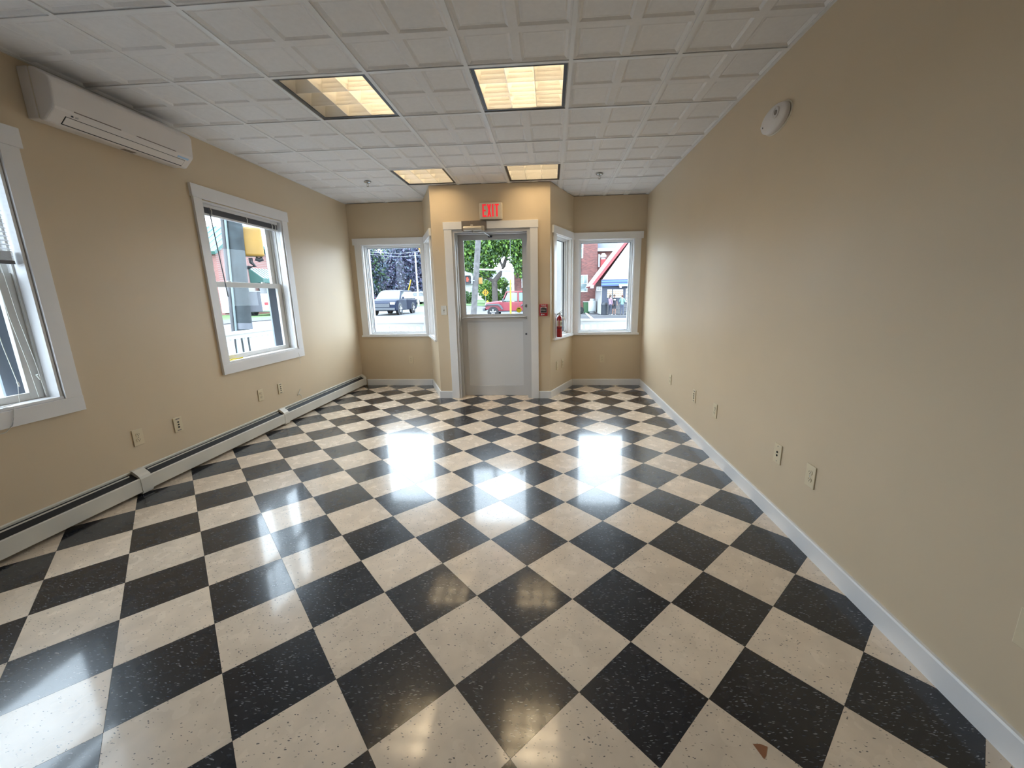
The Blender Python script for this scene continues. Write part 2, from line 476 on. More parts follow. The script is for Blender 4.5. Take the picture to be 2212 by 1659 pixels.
# ------------------------------------------------------------------ floor and its tiles
b = B(); b.box(XL - 0.0, XR, YB, YF, -0.06, -0.003)
floor = tag(b.obj('floor', 'substrate'), 'black and cream checkerboard vinyl tile floor laid diagonally', 'floor', kind='structure')
T = 0.3048; R2 = 2 ** 0.5
def clip(poly, a, bb, c):
    """keep a*x+b*y<=c"""
    out = []
    for i in range(len(poly)):
        p, q = poly[i], poly[(i + 1) % len(poly)]
        dp = a * p[0] + bb * p[1] - c; dq = a * q[0] + bb * q[1] - c
        if dp <= 0: out.append(p)
        if (dp < 0 < dq) or (dq < 0 < dp):
            t = dp / (dp - dq); out.append((p[0] + t * (q[0] - p[0]), p[1] + t * (q[1] - p[1])))
    return out
def area(p):
    return abs(sum(p[i][0] * p[(i + 1) % len(p)][1] - p[(i + 1) % len(p)][0] * p[i][1] for i in range(len(p)))) / 2 if len(p) > 2 else 0
def floor_pieces(poly):
    for a, bb, c in ((1, 0, XR), (-1, 0, -XL), (0, 1, YF), (0, -1, -YB)):
        poly = clip(poly, a, bb, c)
        if len(poly) < 3: return []
    res = [clip(poly, 0, 1, YD)]
    rest = clip(poly, 0, -1, -YD)
    if len(rest) > 2:
        kL = (P2L.x - P1L.x) / (P2L.y - P1L.y); kR = (P2R.x - P1R.x) / (P2R.y - P1R.y)
        cL = P1L.x - kL * P1L.y; cR = P1R.x - kR * P1R.y
        res.append(clip(rest, 1, -kL, cL)); rest = clip(rest, -1, kL, -cL)
        if len(rest) > 2:
            res.append(clip(rest, -1, kR, -cR)); rest = clip(rest, 1, -kR, cR)
            if len(rest) > 2:
                for h in ((0, 1, 3.99), (1, 0, DOOR[1]), (-1, 0, -DOOR[0])):
                    rest = clip(rest, *h)
                    if len(rest) < 3: break
                res.append(rest)
    return [p for p in res if len(p) > 2 and area(p) > 2e-5]
def add_tile(bm, pieces, cx, cy):
    for p in pieces:
        bm.prism([(x - cx, y - cy) for x, y in p], -0.0028, 0.0, 'z')
full_mesh = {}
tiles = []
for i in range(-40, 40):
    for j in range(-40, 40):
        cx = ((i + .5) - (j + .5)) * T / R2; cy = ((i + .5) + (j + .5)) * T / R2
        if not (XL - .3 < cx < XR + .3 and YB - .3 < cy < YF + .3): continue
        h = T / R2 - 0.0007
        dia = [(cx, cy - h), (cx + h, cy), (cx, cy + h), (cx - h, cy)]
        pcs = floor_pieces(dia)
        if pcs: tiles.append((cy, cx, i, j, pcs, len(pcs) == 1 and abs(area(pcs[0]) - area(dia)) < 1e-7))
tiles.sort(key=lambda t: -t[0])
restb = B()
for n, (cy, cx, i, j, pcs, full) in enumerate(tiles):
    k = (i + j) % 2
    if cy > -0.80 and n < 300:
        mn = ('tile_black', 'tile_cream')[k]
        if full and k in full_mesh: me = full_mesh[k]
        else:
            bm = B(); add_tile(bm, pcs, cx, cy); me = bm.mesh('floor_tile', mn)
            if full: full_mesh[k] = me
        o = bpy.data.objects.new('floor_tile', me); COL.objects.link(o); o.parent = floor; o.location = (cx, cy, 0)
    else:
        restb.m = k; add_tile(restb, pcs, 0, 0)
o = restb.obj('floor_tile_field', ['tile_black', 'tile_cream'], floor); o['kind'] = 'stuff'
c = at(1646, 1622, z=0)
b = B(); b.prism([(c.x - .018, c.y + .018), (c.x - .005, c.y - .022), (c.x + .006, c.y - .012), (c.x + .022, c.y + .012), (c.x + .004, c.y + .019)], 0.0, 0.0006, 'z')
b.obj('stain', 'chip_brown', floor, label='rust-brown stain')

# ------------------------------------------------------------------ ceiling
b = B()
b.box(XL - TH, XR + TH, YB - TH, 5.10, 2.84, 2.90)
b.box(XL - TH, XL - TH + .05, YB - TH, 5.10, H + .0005, 2.84); b.box(XR + TH - .05, XR + TH, YB - TH, 5.10, H + .0005, 2.84)
b.box(XL - TH + .05, XR + TH - .05, YB - TH, YB - TH + .05, H + .0005, 2.84); b.box(XL - TH + .05, XR + TH - .05, 5.05, 5.10, H + .0005, 2.84)
ceil = tag(b.obj('ceiling', 'substrate'), 'suspended ceiling of white coffered square tiles', 'ceiling', kind='structure')
L2 = 0.6096
GX = [0.238 + k * L2 for k in range(-5, 3)]
GX[0] = XL; GX[-1] = XR
GY = [1.32 + k * L2 for k in range(-8, 7)]; GY[0] = YB
def ceiling_tile_mesh():
    b = B(); q = L2 / 2
    rings = [(q / 2, 0.0), (0.129, 0.0), (0.114, 0.0085), (0.107, 0.0065), (0.099, 0.0075)]
    for ix in range(2):
        for iy in range(2):
            cx, cy = -q / 2 + ix * q, -q / 2 + iy * q
            vs = []
            for r, z in rings:
                vs += [(cx - r, cy - r, z), (cx + r, cy - r, z), (cx + r, cy + r, z), (cx - r, cy + r, z)]
            fs = []
            for k in range(len(rings) - 1):
                for e in range(4):
                    fs.append((4 * k + e, 4 * (k + 1) + e, 4 * (k + 1) + (e + 1) % 4, 4 * k + (e + 1) % 4))
            k = 4 * (len(rings) - 1)
            fs.append((k, k + 3, k + 2, k + 1))
            b.add(vs, fs)
    e = q
    b.add([(-e, -e, 0), (e, -e, 0), (e, e, 0), (-e, e, 0), (-e, -e, .022), (e, -e, .022), (e, e, .022), (-e, e, .022)],
          [(4, 5, 6, 7), (0, 1, 5, 4), (1, 2, 6, 5), (2, 3, 7, 6), (3, 0, 4, 7)])
    return b.mesh('ceiling_tile', 'ceiling_white')
ctm = ceiling_tile_mesh()
LAMP_CELLS = {(4, 8), (2, 8), (4, 11), (2, 11)}
for ix in range(7):
    for iy in range(14):
        if (ix, iy) in LAMP_CELLS: continue
        x0, x1, y0, y1 = GX[ix], GX[ix + 1], GY[iy], GY[iy + 1]
        o = bpy.data.objects.new('ceiling_tile', ctm); COL.objects.link(o); o.parent = ceil
        o.location = ((x0 + x1) / 2, (y0 + y1) / 2, H + 0.0005 + random.uniform(0, .0015))
        o.scale = ((x1 - x0 - .002) / L2, (y1 - y0 - .002) / L2, 1)
for ix in range(1, 7):
    b = B(); b.box(GX[ix] - .012, GX[ix] + .012, YB, YF, H - .004, H); b.obj('grid_bar', 'grid_white', ceil)
for iy in range(1, 14):
    for ix in range(7):
        b = B(); b.box(GX[ix] + (.012 if ix else 0), GX[ix + 1] - (.012 if ix < 6 else 0), GY[iy] - .012, GY[iy] + .012, H - .0035, H); b.obj('grid_bar', 'grid_white', ceil)
for nm, x0, x1 in (('l', XL, XL + .02), ('r', XR - .02, XR)):
    b = B(); b.box(x0, x1, YB, YF, H - .003, H); b.obj('edge_angle', 'grid_white', ceil)

# ------------------------------------------------------------------ baseboards
def baseboard(name, fr, s0, s1, label):
    b = B(fr); b.prism([(0, 0), (-.015, 0), (-.015, .088), (-.011, .095), (0, .095)], s0, s1, 'x')
    return tag(b.obj(name, 'trim_white'), label, 'baseboard', kind='structure')
baseboard('baseboard_right', FR_RIGHT, YB, YF - .015, 'white baseboard along the right wall')
baseboard('baseboard_front_right', FR_FAR, P2R.x + .012, XR, 'white baseboard under the window right of the entry')
baseboard('baseboard_front_left', FR_FAR, XL + .075, P2L.x - .012, 'white baseboard under the window left of the entry')
baseboard('baseboard_entry_right', FR_AR, -.004, .84, 'white baseboard on the slanted wall right of the door')
baseboard('baseboard_entry_left', FR_AL, -.004, .84, 'white baseboard on the slanted wall left of the door')
baseboard('baseboard_door_right', FR_DOOR, -.033, P1R.x + .008, 'short white baseboard right of the door casing')
baseboard('baseboard_door_left', FR_DOOR, P1L.x - .008, -1.19, 'short white baseboard left of the door casing')

# ------------------------------------------------------------------ windows
def wpoint(fr, s, z): return fr @ Vector((s, 0, z))
def fixed_window(name, fr, op, label, cs0, cs1, head, th):
    """picture window: opening op, side casings out to cs0 / cs1, head board span"""
    s0, s1, z0, z1 = op
    w = thing(name, label, 'window', tuple(wpoint(fr, (s0 + s1) / 2, z0)), kind='structure')
    b = B(fr); b.box(head[0], head[1], -.026, -.0005, z1 - .005, z1 + .085); b.obj('casing_head', 'trim_white', w, .002)
    b = B(fr); b.box(cs0, s0 + .002, -.02, -.0005, z0 - .01, z1 - .005); b.obj('casing_side', 'trim_white', w, .0015)
    b = B(fr); b.box(s1 - .002, cs1, -.02, -.0005, z0 - .01, z1 - .005); b.obj('casing_side', 'trim_white', w, .0015)
    b = B(fr); b.box(head[2], head[3], -.032, -.0005, z0 - .032, z0 - .006); b.box(s0 + .001, s1 - .001, -.02, th, z0 + .0005, z0 + .006); b.obj('stool', 'trim_white', w, .002)
    b = B(fr)                                     # jamb liner
    b.box(s0 + .0005, s0 + .012, -.005, th, z0 + .006, z1 - .0005); b.box(s1 - .012, s1 - .0005, -.005, th, z0 + .006, z1 - .0005); b.box(s0 + .012, s1 - .012, -.005, th, z1 - .012, z1 - .0005)
    b.obj('jamb', 'trim_white', w)
    b = B(fr)                                     # stepped vinyl frame
    for t0, t1, iw in ((.045, th, .030), (.07, th, .042)):
        a0, a1, c0, c1 = s0 + .012, s1 - .012, z0 + .006, z1 - .012
        b.box(a0, a0 + iw - .012, t0, t1, c0, c1); b.box(a1 - iw + .012, a1, t0, t1, c0, c1)
        b.box(a0 + iw - .012, a1 - iw + .012, t0, t1, c0, c0 + iw - .014); b.box(a0 + iw - .012, a1 - iw + .012, t0, t1, c1 - iw + .012, c1)
    b.obj('frame', 'vinyl_white', w)
    a0, a1, c0, c1 = s0 + .042, s1 - .042, z0 + .034, z1 - .042
    b = B(fr)
    for q in ((a0, a0 + .005, c0, c1), (a1 - .005, a1, c0, c1), (a0 + .005, a1 - .005, c0, c0 + .004), (a0 + .005, a1 - .005, c1 - .005, c1)):
        b.box(q[0], q[1], .088, .104, q[2], q[3])
    b.obj('gasket', 'gasket', w)
    b = B(fr); b.box(a0 + .005, a1 - .005, .094, .098, c0 + .004, c1 - .005); b.obj('pane', 'glass', w)
    return w
fixed_window('window_3', FR_FAR, W3, 'white-trimmed picture window on the end wall left of the door', -2.72, P2L.x - .002, (-2.745, P2L.x - .002, -2.735, P2L.x - .002), TH)
fixed_window('window_4', FR_FAR, W4, 'white-trimmed picture window on the end wall right of the door', P2R.x + .002, 1.375, (P2R.x + .002, 1.402, P2R.x + .002, 1.392), TH)
fixed_window('window_5', FR_AL, WA, 'narrow picture window in the slanted wall left of the door', .085, .84, (.055, .838, .07, .838), .13)
fixed_window('window_6', FR_AR, WA, 'narrow picture window in the slanted wall beside the fire extinguisher', .085, .84, (.055, .838, .07, .838), .13)

def sash_window(name, op, label):
    fr = FR_LEFT; s0, s1, z0, z1 = op
    w = thing(name, label, 'window', tuple(wpoint(fr, (s0 + s1) / 2, z0)), kind='structure')
    o0, o1 = s0 - .088, s1 + .09
    b = B(fr); b.box(o0 - .012, o1 + .016, -.024, -.0005, z1 + .008, z1 + .11); b.obj('casing_head', 'trim_white', w, .002)
    for a0, a1 in ((o0, s0 - .004), (s1 + .004, o1)):
        b = B(fr); b.box(a0, a1, -.02, -.0005, z0 - .001, z1 + .008); b.obj('casing_side', 'trim_white', w, .0015)
    b = B(fr); b.box(o0, o1, -.022, -.0005, z0 - .092, z0 - .001); b.obj('casing_bottom', 'trim_white', w, .0015)
    b = B(fr)
    b.box(s0 + .0005, s0 + .014, -.006, .165, z0 + .016, z1 - .0005); b.box(s1 - .014, s1 - .0005, -.006, .165, z0 + .016, z1 - .0005)
    b.box(s0 + .014, s1 - .014, -.006, .165, z1 - .014, z1 - .0005); b.box(s0 + .0005, s1 - .0005, -.012, .165, z0 + .0005, z0 + .016)
    b.obj('jamb', 'trim_white', w)
    a0, a1 = s0 + .014, s1 - .014
    b = B(fr)                                      # side tracks
    for t0, t1, iw in ((.062, .075, .010), (.105, .118, .022)):
        b.box(a0, a0 + iw, t0, t1, z0 + .016, z1 - .014); b.box(a1 - iw, a1, t0, t1, z0 + .016, z1 - .014)
    b.obj('track', 'sash_cream', w)
    mid = 1.475
    def sash(nm, t0, t1, lo, hi, wd, bw, tw):
        b = B(fr)
        b.box(a0 + .003, a0 + wd, t0, t1, lo, hi); b.box(a1 - wd, a1 - .003, t0, t1, lo, hi)
        b.box(a0 + wd, a1 - wd, t0, t1, lo, lo + bw); b.box(a0 + wd, a1 - wd, t0, t1, hi - tw, hi)
        so = b.obj(nm, 'sash_cream', w, .0015)
        b = B(fr); b.box(a0 + wd, a1 - wd, (t0 + t1) / 2 - .002, (t0 + t1) / 2 + .002, lo + bw, hi - tw); b.obj('pane', 'glass', so)
        return so
    sash('lower_sash', .077, .103, z0 + .017, mid + .022, .075, .04, .048)
    sash('upper_sash', .120, .145, mid - .02, z1 - .016, .085, .045, .05)
    b = B(fr)                                      # storm frame outside
    for q in ((a0 + .002, a0 + .05, z0 + .02, z1 - .016), (a1 - .125, a1 - .002, z0 + .02, mid), (a1 - .06, a1 - .002, mid, z1 - .016)):
        b.box(q[0], q[1], .152, .168, q[2], q[3])
    b.obj('storm_frame', 'storm_grey', w)
    for f in (.27, .73):
        c = a0 + (a1 - a0) * f
        b = B(fr); b.box(c - .02, c + .02, .088, .102, mid + .022, mid + .034); b.obj('sash_lock', 'sash_cream', w, .002)
    return w
sash_window('window_1', W1, 'white sash window nearest the camera with a half-lowered blind')
sash_window('window_2', W2, 'white sash window further along the left wall with a raised blind')

# portals guide the daylight sampling through the openings; they emit nothing
def portal(fr, op, t):
    s0, s1, z0, z1 = op
    ld = bpy.data.lights.new('window_portal', 'AREA'); ld.shape = 'RECTANGLE'; ld.size = s1 - s0; ld.size_y = z1 - z0
    ld.cycles.is_portal = True
    o = bpy.data.objects.new('window_portal', ld); COL.objects.link(o)
    n = (fr.to_3x3() @ Vector((0, 1, 0))).normalized()
    o.matrix_world = Matrix.Translation(fr @ Vector(((s0 + s1) / 2, t, (z0 + z1) / 2))) @ n.to_track_quat('Z', 'Y').to_matrix().to_4x4()
for fr, op, t in ((FR_LEFT, W1, .18), (FR_LEFT, W2, .18), (FR_FAR, W3, .18), (FR_FAR, W4, .18), (FR_AL, WA, .14), (FR_AR, WA, .14), (FR_DOOR, (-1.0, -.23, 1.09, 2.03), .2)):
    portal(fr, op, t)

# ------------------------------------------------------------------ blinds
bl = thing('window_blind', 'raised mini blind bunched at the top of the farther left window', 'blind', (XL, 2.575, 2.05))
fr = FR_LEFT; a0, a1 = W2[0] + .05, W2[1] - .03
b = B(fr); b.box(a0, a1, .02, .052, 2.112, 2.14); b.obj('headrail', 'blind_white', bl, .002)
b = B(fr)
for k in range(14): b.box(a0, a1, .024, .049, 2.066 + k * .0033, 2.066 + k * .0033 + .0016)
b.obj('slat_stack', 'blind_grey', bl)
b = B(fr); b.box(a0, a1, .024, .050, 2.048, 2.064); b.obj('bottom_rail', 'blind_white', bl, .002)
for f in (.07, .52, .9, .955):
    s = a0 + (a1 - a0) * f
    b = B(fr); b.tube([(s - .005, .018, 2.115), (s + .004, .015, 2.09), (s - .003, .016, 2.05)], .004, 6); b.obj('ladder_tape', 'cord_white', bl)
b = B(fr); b.tube([(2.155, .012, 2.11), (2.165, .014, 2.0), (2.215, .02, 1.36)], .0045, 8); b.obj('tilt_wand', 'blind_grey', bl)
b = B(fr); b.tube([(3.06, .03, 2.05), (3.058, .03, 1.5), (3.05, .03, .95), (3.06, -.01, .80), (3.062, -.026, .70), (3.07, -.02, .60)], .0018, 6); b.obj('pull_cord', 'cord_white', bl)

bl = thing('window_blind', 'half-lowered white mini blind in the near left window', 'blind', (XL, .285, 1.55))
a0, a1 = W1[0] + .03, W1[1] - .03
b = B(fr); b.box(a0, a1, .02, .052, 2.112, 2.14); b.obj('headrail', 'blind_white', bl, .002)
sl = B(); sl.xf = FR_LEFT
for k in range(22):
    z = 1.622 + k * .0222
    b = B(fr); b.add([(a0, .024, z - .004), (a1, .024, z - .004), (a1, .048, z + .006), (a0, .048, z + .006), (a0, .024, z - .003), (a1, .024, z - .003), (a1, .048, z + .007), (a0, .048, z + .007)],
                     [(0, 3, 2, 1), (4, 5, 6, 7), (0, 1, 5, 4), (1, 2, 6, 5), (2, 3, 7, 6), (3, 0, 4, 7)])
    b.obj('slat', 'blind_white', bl)
b = B(fr)
for k in range(12): b.box(a0, a1, .024, .049, 1.563 + k * .0042, 1.563 + k * .0042 + .002)
b.obj('slat_stack', 'blind_white', bl)
b = B(fr); b.box(a0, a1, .023, .050, 1.543, 1.561); b.obj('bottom_rail', 'blind_grey', bl, .002)
for s, zt in ((.70, .80), (.735, .805)):
    b = B(fr); b.tube([(s - .03, .03, 1.54), (s - .02, .03, 1.25), (s, .028, 1.0), (s + .01, .03, zt)], .0016, 6); b.obj('pull_cord', 'cord_white', bl)
b = B(fr); b.tube([(.60, .03, 1.54), (.62, .03, 1.1), (.635, .028, .90), (.60, -.002, .80), (.55, -.012, .795), (.50, .0, .79), (.56, -.02, .785), (.545, -.027, .74), (.53, -.026, .69), (.50, -.02, .66), (.42, -.012, .65)], .0018, 6); b.obj('lift_cord', 'cord_white', bl)
b = B(fr); b.cyl((.635, .028, .905), (.638, .026, .88), .005, .003, 8); b.obj('cord_tassel', 'cord_white', bl)
b = B(fr); b.cyl((.725, .026, .93), (.735, .026, .90), .006, .004, 8); b.obj('cord_tassel', 'cord_white', bl)

# yellow strip lying on the sill of window 2
t = thing('tape_strip', 'yellow plastic strip lying on the sill of the farther left window', 'tape', (XL - .03, 2.2, .786))
b = B(fr); b.prism([(2.085, .015), (2.28, .03), (2.30, .045), (2.20, .06), (2.085, .062)], .7862, .789, 'z'); b.obj('strip', 'yellow_plastic', t)
b = B(fr); b.tube([(2.09, .02, .792), (2.16, .025, .800), (2.22, .03, .792), (2.29, .035, .793)], .004, 6); b.obj('fold', 'yellow_plastic', t)

# ================================================================== DOOR
tr = thing('trim_1', 'white flat casing around the entry door', 'door trim', (-.61, YD, 0), kind='structure')
b = B(); b.box(-1.197, -.028, 3.784, 3.8095, 2.134, 2.222); b.obj('casing_head', 'trim_white', tr, .002)
b = B(); b.box(-1.188, -1.091, 3.788, 3.8095, 0, 2.134); b.obj('casing_side', 'trim_white', tr, .0015)
b = B(); b.box(-.127, -.034, 3.788, 3.8095, 0, 2.134); b.obj('casing_side', 'trim_white', tr, .0015)
d = thing('door_1', 'grey entry door, glazed above and panelled below', 'door', (-.615, 3.97, 0), kind='structure')
b = B()
for x0, x1 in ((-1.0925, -1.063), (-.167, -.1255)): b.box(x0, x1, 3.80, 3.999, 0.0005, 2.1315)
b.box(-1.063, -.167, 3.80, 3.999, 2.097, 2.1315)
for x0, x1 in ((-1.063, -1.052), (-.178, -.167)): b.box(x0, x1, 3.86, 3.945, 0.0005, 2.097)
b.box(-1.052, -.178, 3.86, 3.945, 2.087, 2.097)
b.obj('door_frame', 'door_grey', d)
b = B()
b.box(-1.061, -.992, 3.952, 3.992, .0015, 2.094); b.box(-.234, -.169, 3.952, 3.992, .0015, 2.094)
b.box(-.992, -.234, 3.952, 3.992, 2.032, 2.094); b.box(-.992, -.234, 3.952, 3.992, 1.005, 1.093); b.box(-.992, -.234, 3.952, 3.992, .0015, .13)
leaf = b.obj('door_leaf', 'door_grey', d)
b = B(); b.box(-.992, -.234, 3.968, 3.973, 1.093, 2.032); b.obj('pane', 'glass', leaf)
b = B(); b.box(-.992, -.234, 3.964, 3.985, .13, 1.005); b.obj('lower_panel', 'door_panel', leaf)
b = B()
for q in ((-.992, -.984, .13, 1.005), (-.242, -.234, .13, 1.005), (-.984, -.242, .13, .138), (-.984, -.242, .997, 1.005)):
    b.box(q[0], q[1], 3.955, 3.964, q[2], q[3])
b.obj('panel_bead', 'door_grey', leaf)
b = B()
for q in ((-.992, -.986, 1.093, 2.032), (-.24, -.234, 1.093, 2.032), (-.986, -.24, 1.093, 1.099), (-.986, -.24, 2.026, 2.032)):
    b.box(q[0], q[1], 3.958, 3.968, q[2], q[3])
b.obj('glazing_bead', 'aluminium', leaf)
b = B(); b.box(-1.046, -.192, 3.918, 3.936, 1.040, 1.064); pb = b.obj('push_bar', 'aluminium', d, .004)
for x in (-1.036, -.202):
    b = B(); b.box(x - .014, x + .014, 3.93, 3.952, 1.038, 1.066); b.obj('bar_bracket', 'steel', pb, .002)
b = B(); b.lathe([(.022, 0), (.022, -.008), (.016, -.012), (.015, -.018)], (-.192, 3.952, 1.20), 20, 'y'); lk = b.obj('deadbolt', 'steel', d)
b = B(); b.box(-.1935, -.1905, 3.930, 3.9345, 1.192, 1.208); b.obj('keyway', 'black', lk)
b = B(); b.lathe([(.012, 0), (.012, -.006), (.008, -.008)], (-.200, 3.952, .835), 16, 'y'); b.obj('lock_pin', 'gasket', d)
# sticker
st = thing('window_sticker', 'round yellow sticker in the lower corner of the door glass', 'sticker', (-.292, 3.967, 1.147))
b = B(); b.lathe([(.034, 0), (.034, -.0006)], (-.292, 3.9676, 1.147), 28, 'y'); b.obj('disc', 'sticker_yellow', st)
b = B(); b.prism([(-.310, 1.160), (-.274, 1.160), (-.280, 1.168), (-.292, 1.171), (-.304, 1.168)], 3.9664, 3.9669, 'y'); b.obj('print', 'black', st)
# closer
dc = thing('door_closer', 'cream cylinder door closer on a brown plate above the door', 'door closer', (-.81, 3.785, 2.11))
b = B(); b.box(-.962, -.655, 3.776, 3.7835, 2.113, 2.229); pl = b.obj('backing_plate', 'plate_brown', dc, .002)
for x, z in ((-.95, 2.222), (-.915, 2.205), (-.86, 2.213), (-.705, 2.205), (-.668, 2.217)):
    b = B(); b.lathe([(.004, 0), (.003, -.003)], (x, 3.776, z), 10, 'y'); b.obj('screw', 'steel', pl)
b = B(); b.cyl((-.932, 3.748, 2.135), (-.712, 3.748, 2.135), .027, None, 24); b.box(-.932, -.712, 3.748, 3.776, 2.11, 2.16); b.obj('cylinder', 'aluminium_cream', dc, .002)
b = B(); b.box(-.712, -.68, 3.738, 3.776, 2.108, 2.162); b.obj('end_cap', 'aluminium_cream', dc, .004)
b = B(); b.cyl((-.83, 3.742, 2.16), (-.83, 3.742, 2.178), .016, None, 16); b.obj('pinion_cap', 'aluminium_cream', dc)
b = B(); b.cyl((-.825, 3.742, 2.108), (-.825, 3.742, 2.088), .014, None, 14); b.obj('pinion', 'steel', dc)
b = B(); b.tube([(-.825, 3.742, 2.09), (-.79, 3.745, 2.085), (-.70, 3.75, 2.10)], .007, 8); b.cyl((-.70, 3.75, 2.088), (-.70, 3.75, 2.118), .011, None, 12); b.obj('main_arm', 'aluminium', dc)
b = B(); b.tube([(-.70, 3.75, 2.098), (-.665, 3.83, 2.078), (-.64, 3.935, 2.066)], .006, 8); b.obj('forearm', 'aluminium', dc)
b = B(); b.box(-.665, -.615, 3.93, 3.952, 2.052, 2.072); b.obj('shoe', 'gasket', dc, .002)
# exit sign
ex = thing('exit_sign', 'cream exit sign with red letters above the door', 'exit sign', (-.596, 3.78, 2.24))
b = B(); b.box(-.735, -.457, 3.757, 3.8095, 2.238, 2.426); b.obj('housing', 'plastic_cream', ex, .012, 3)
b = B(); b.box(-.715, -.477, 3.7545, 3.757, 2.255, 2.412); b.obj('face_plate', 'plastic_cream', ex, .001)
def letters(z0, z1, y0, y1):
    w = .017; out = {}
    e = B(); x = -.694
    e.box(x, x + w, y0, y1, z0, z1); e.box(x + w, x + .045, y0, y1, z1 - w, z1); e.box(x + w, x + .040, y0, y1, (z0 + z1) / 2 - w / 2, (z0 + z1) / 2 + w / 2); e.box(x + w, x + .045, y0, y1, z0, z0 + w)
    out['E'] = e
    k = B(); x = -.637
    k.prism([(x, z0), (x + .018, z0), (x + .048, z1), (x + .030, z1)], y0, y1, 'y'); k.prism([(x + .030, z0), (x + .048, z0), (x + .018, z1), (x, z1)], y0 + .0002, y1 + .0002, 'y')
    out['X'] = k
    i = B(); i.box(-.577, -.577 + w, y0, y1, z0, z1); out['I'] = i
    t = B(); x = -.545
    t.box(x, x + .050, y0, y1, z1 - w, z1); t.box(x + .0165, x + .0165 + w, y0, y1, z0, z1 - w); out['T'] = t
    return out
for ch, bb in letters(2.263, 2.405, 3.7525, 3.7545).items():
    bb.obj('letter', 'exit_red', ex)
# fire alarm pull station
fa = thing('fire_alarm_station', 'red fire alarm pull station right of the door', 'fire alarm', (.033, 3.79, 1.073))
b = B(); b.box(-.018, .084, 3.772, 3.8095, 1.075, 1.222); b.obj('housing', 'alarm_red', fa, .006, 3)
b = B(); b.box(-.006, .072, 3.767, 3.772, 1.115, 1.183); b.obj('handle_rim', 'white_print', fa, .001)
b = B(); b.box(-.003, .069, 3.755, 3.767, 1.118, 1.172); b.prism([(.012, 1.172), (.054, 1.172), (.047, 1.180), (.019, 1.180)], 3.757, 3.767, 'y'); b.obj('handle', 'black', fa, .003)
rx = Matrix.Rotation(math.pi / 2, 4, 'X')
text_obj('lettering', 'FIRE', .034, Matrix.Translation((.033, 3.7715, 1.201)) @ rx, 'white_print', fa, sx=1.15)
text_obj('handle_lettering', 'PULL', .022, Matrix.Translation((.033, 3.7545, 1.146)) @ rx, 'white_print', fa, sx=1.2)
b = B(); b.box(.000, .018, 3.7712, 3.772, 1.084, 1.102); b.box(.024, .044, 3.7712, 3.772, 1.089, 1.097); b.obj('label_patch', 'white_print', fa)
# light switch plate
def plate(bm, w=.073, h=.117, t=.006):
    bm.prism([(-w / 2, -h / 2), (w / 2, -h / 2), (w / 2, h / 2), (-w / 2, h / 2)], -t, 0.0, 'y')
def wall_plate(name, label, cat, kind, matn='plate_ivory', group=None):
    """local frame: x along the wall, -y into the room, z up; origin at the plate centre on the wall"""
    o = thing(name, label, cat, local=True, group=group)
    b = B(); plate(b); p = b.obj('cover_plate', matn, o, .0025, rel=False)
    if kind == 'duplex':
        for dz in (-.0195, .0195):
            b = B(); b.prism([(.0165 * math.cos(a) * (1 if abs(math.cos(a)) < .93 else 1), dz + .0145 * max(-.86, min(.86, math.sin(a)))) for a in [2 * math.pi * k / 20 for k in range(20)]], -.0085, -.006, 'y')
            f = b.obj('receptacle', matn, o, rel=False)
            b = B()
            for x in (-.0065, .0065): b.box(x - .0012, x + .0012, -.0089, -.0084, dz - .001, dz + .0075)
            b.lathe([(.0026, -.0089), (.0026, -.0084)], (0, 0, dz - .007), 10, 'y'); b.obj('slots', 'slot_dark', f, rel=False)
        b = B(); b.lathe([(.003, -.0072), (.003, -.006)], (0, 0, 0), 10, 'y'); b.obj('screw', 'steel', o, rel=False)
    elif kind == 'switch':
        b = B(); b.box(-.005, .005, -.0075, -.006, -.012, .012); b.obj('toggle_slot', 'slot_dark', o, rel=False)
        b = B(); b.prism([(-.006, -.006), (-.018, .004), (-.018, .011), (-.006, .006)], -.004, .004, 'x'); b.obj('toggle', matn, o, rel=False)
        for z in (-.03, .03):
            b = B(); b.lathe([(.003, -.0072), (.003, -.006)], (0, 0, z), 10, 'y'); b.obj('screw', 'steel', o, rel=False)
    elif kind in ('jack2', 'jack3'):
        zs = (-.010, .010) if kind == 'jack2' else (-.020, 0, .020)
        for z in zs:
            b = B(); b.lathe([(.0062, -.0095), (.0062, -.006)], (0, 0, z), 12, 'y'); j = b.obj('jack', 'slot_dark', o, rel=False)
        for z in (-.045, .045):
            b = B()
            if kind == 'jack3': b.box(-.016, .016, -.0068, -.006, z - .004, z + .004); b.obj('label_strip', 'plate_brown', o, rel=False)
            else: b.lathe([(.003, -.0072), (.003, -.006)], (0, 0, z), 10, 'y'); b.obj('screw', 'steel', o, rel=False)
    elif kind == 'blank':
        for z in (-.03, .03):
            b = B(); b.lathe([(.003, -.0072), (.003, -.006)], (0, 0, z), 10, 'y'); b.obj('screw', 'steel', o, rel=False)
    return o
pi = math.pi
rotR = math.atan2(dR.y, dR.x) + pi   # facing into the room (+x side)
def put(o, loc, rz): o.location = loc; o.rotation_euler = (0, 0, rz); return o
LEFT, RIGHT, FAR = pi / 2, -pi / 2, 0.0
e = .0005
dx = wall_plate('wall_outlet', 'cream double power outlet nearest the camera on the left wall', 'outlet', 'duplex')
put(dx, (XL + e, 1.16, .392), LEFT)
dup(dx, (XL + e, 2.395, .39), LEFT, 'cream double power outlet below the farther left window')
dup(dx, (-2.01, YF - e, .399), FAR, 'power outlet under the picture window left of the door')
dup(dx, (.878, YF - e, .401), FAR, 'power outlet under the picture window right of the door')
dup(dx, (XR - e, .65, .407), RIGHT, 'double power outlet on the right wall nearer the camera')
dup(dx, (XR - e, 1.865, .401), RIGHT, 'double power outlet, third plate from the far corner on the right wall')
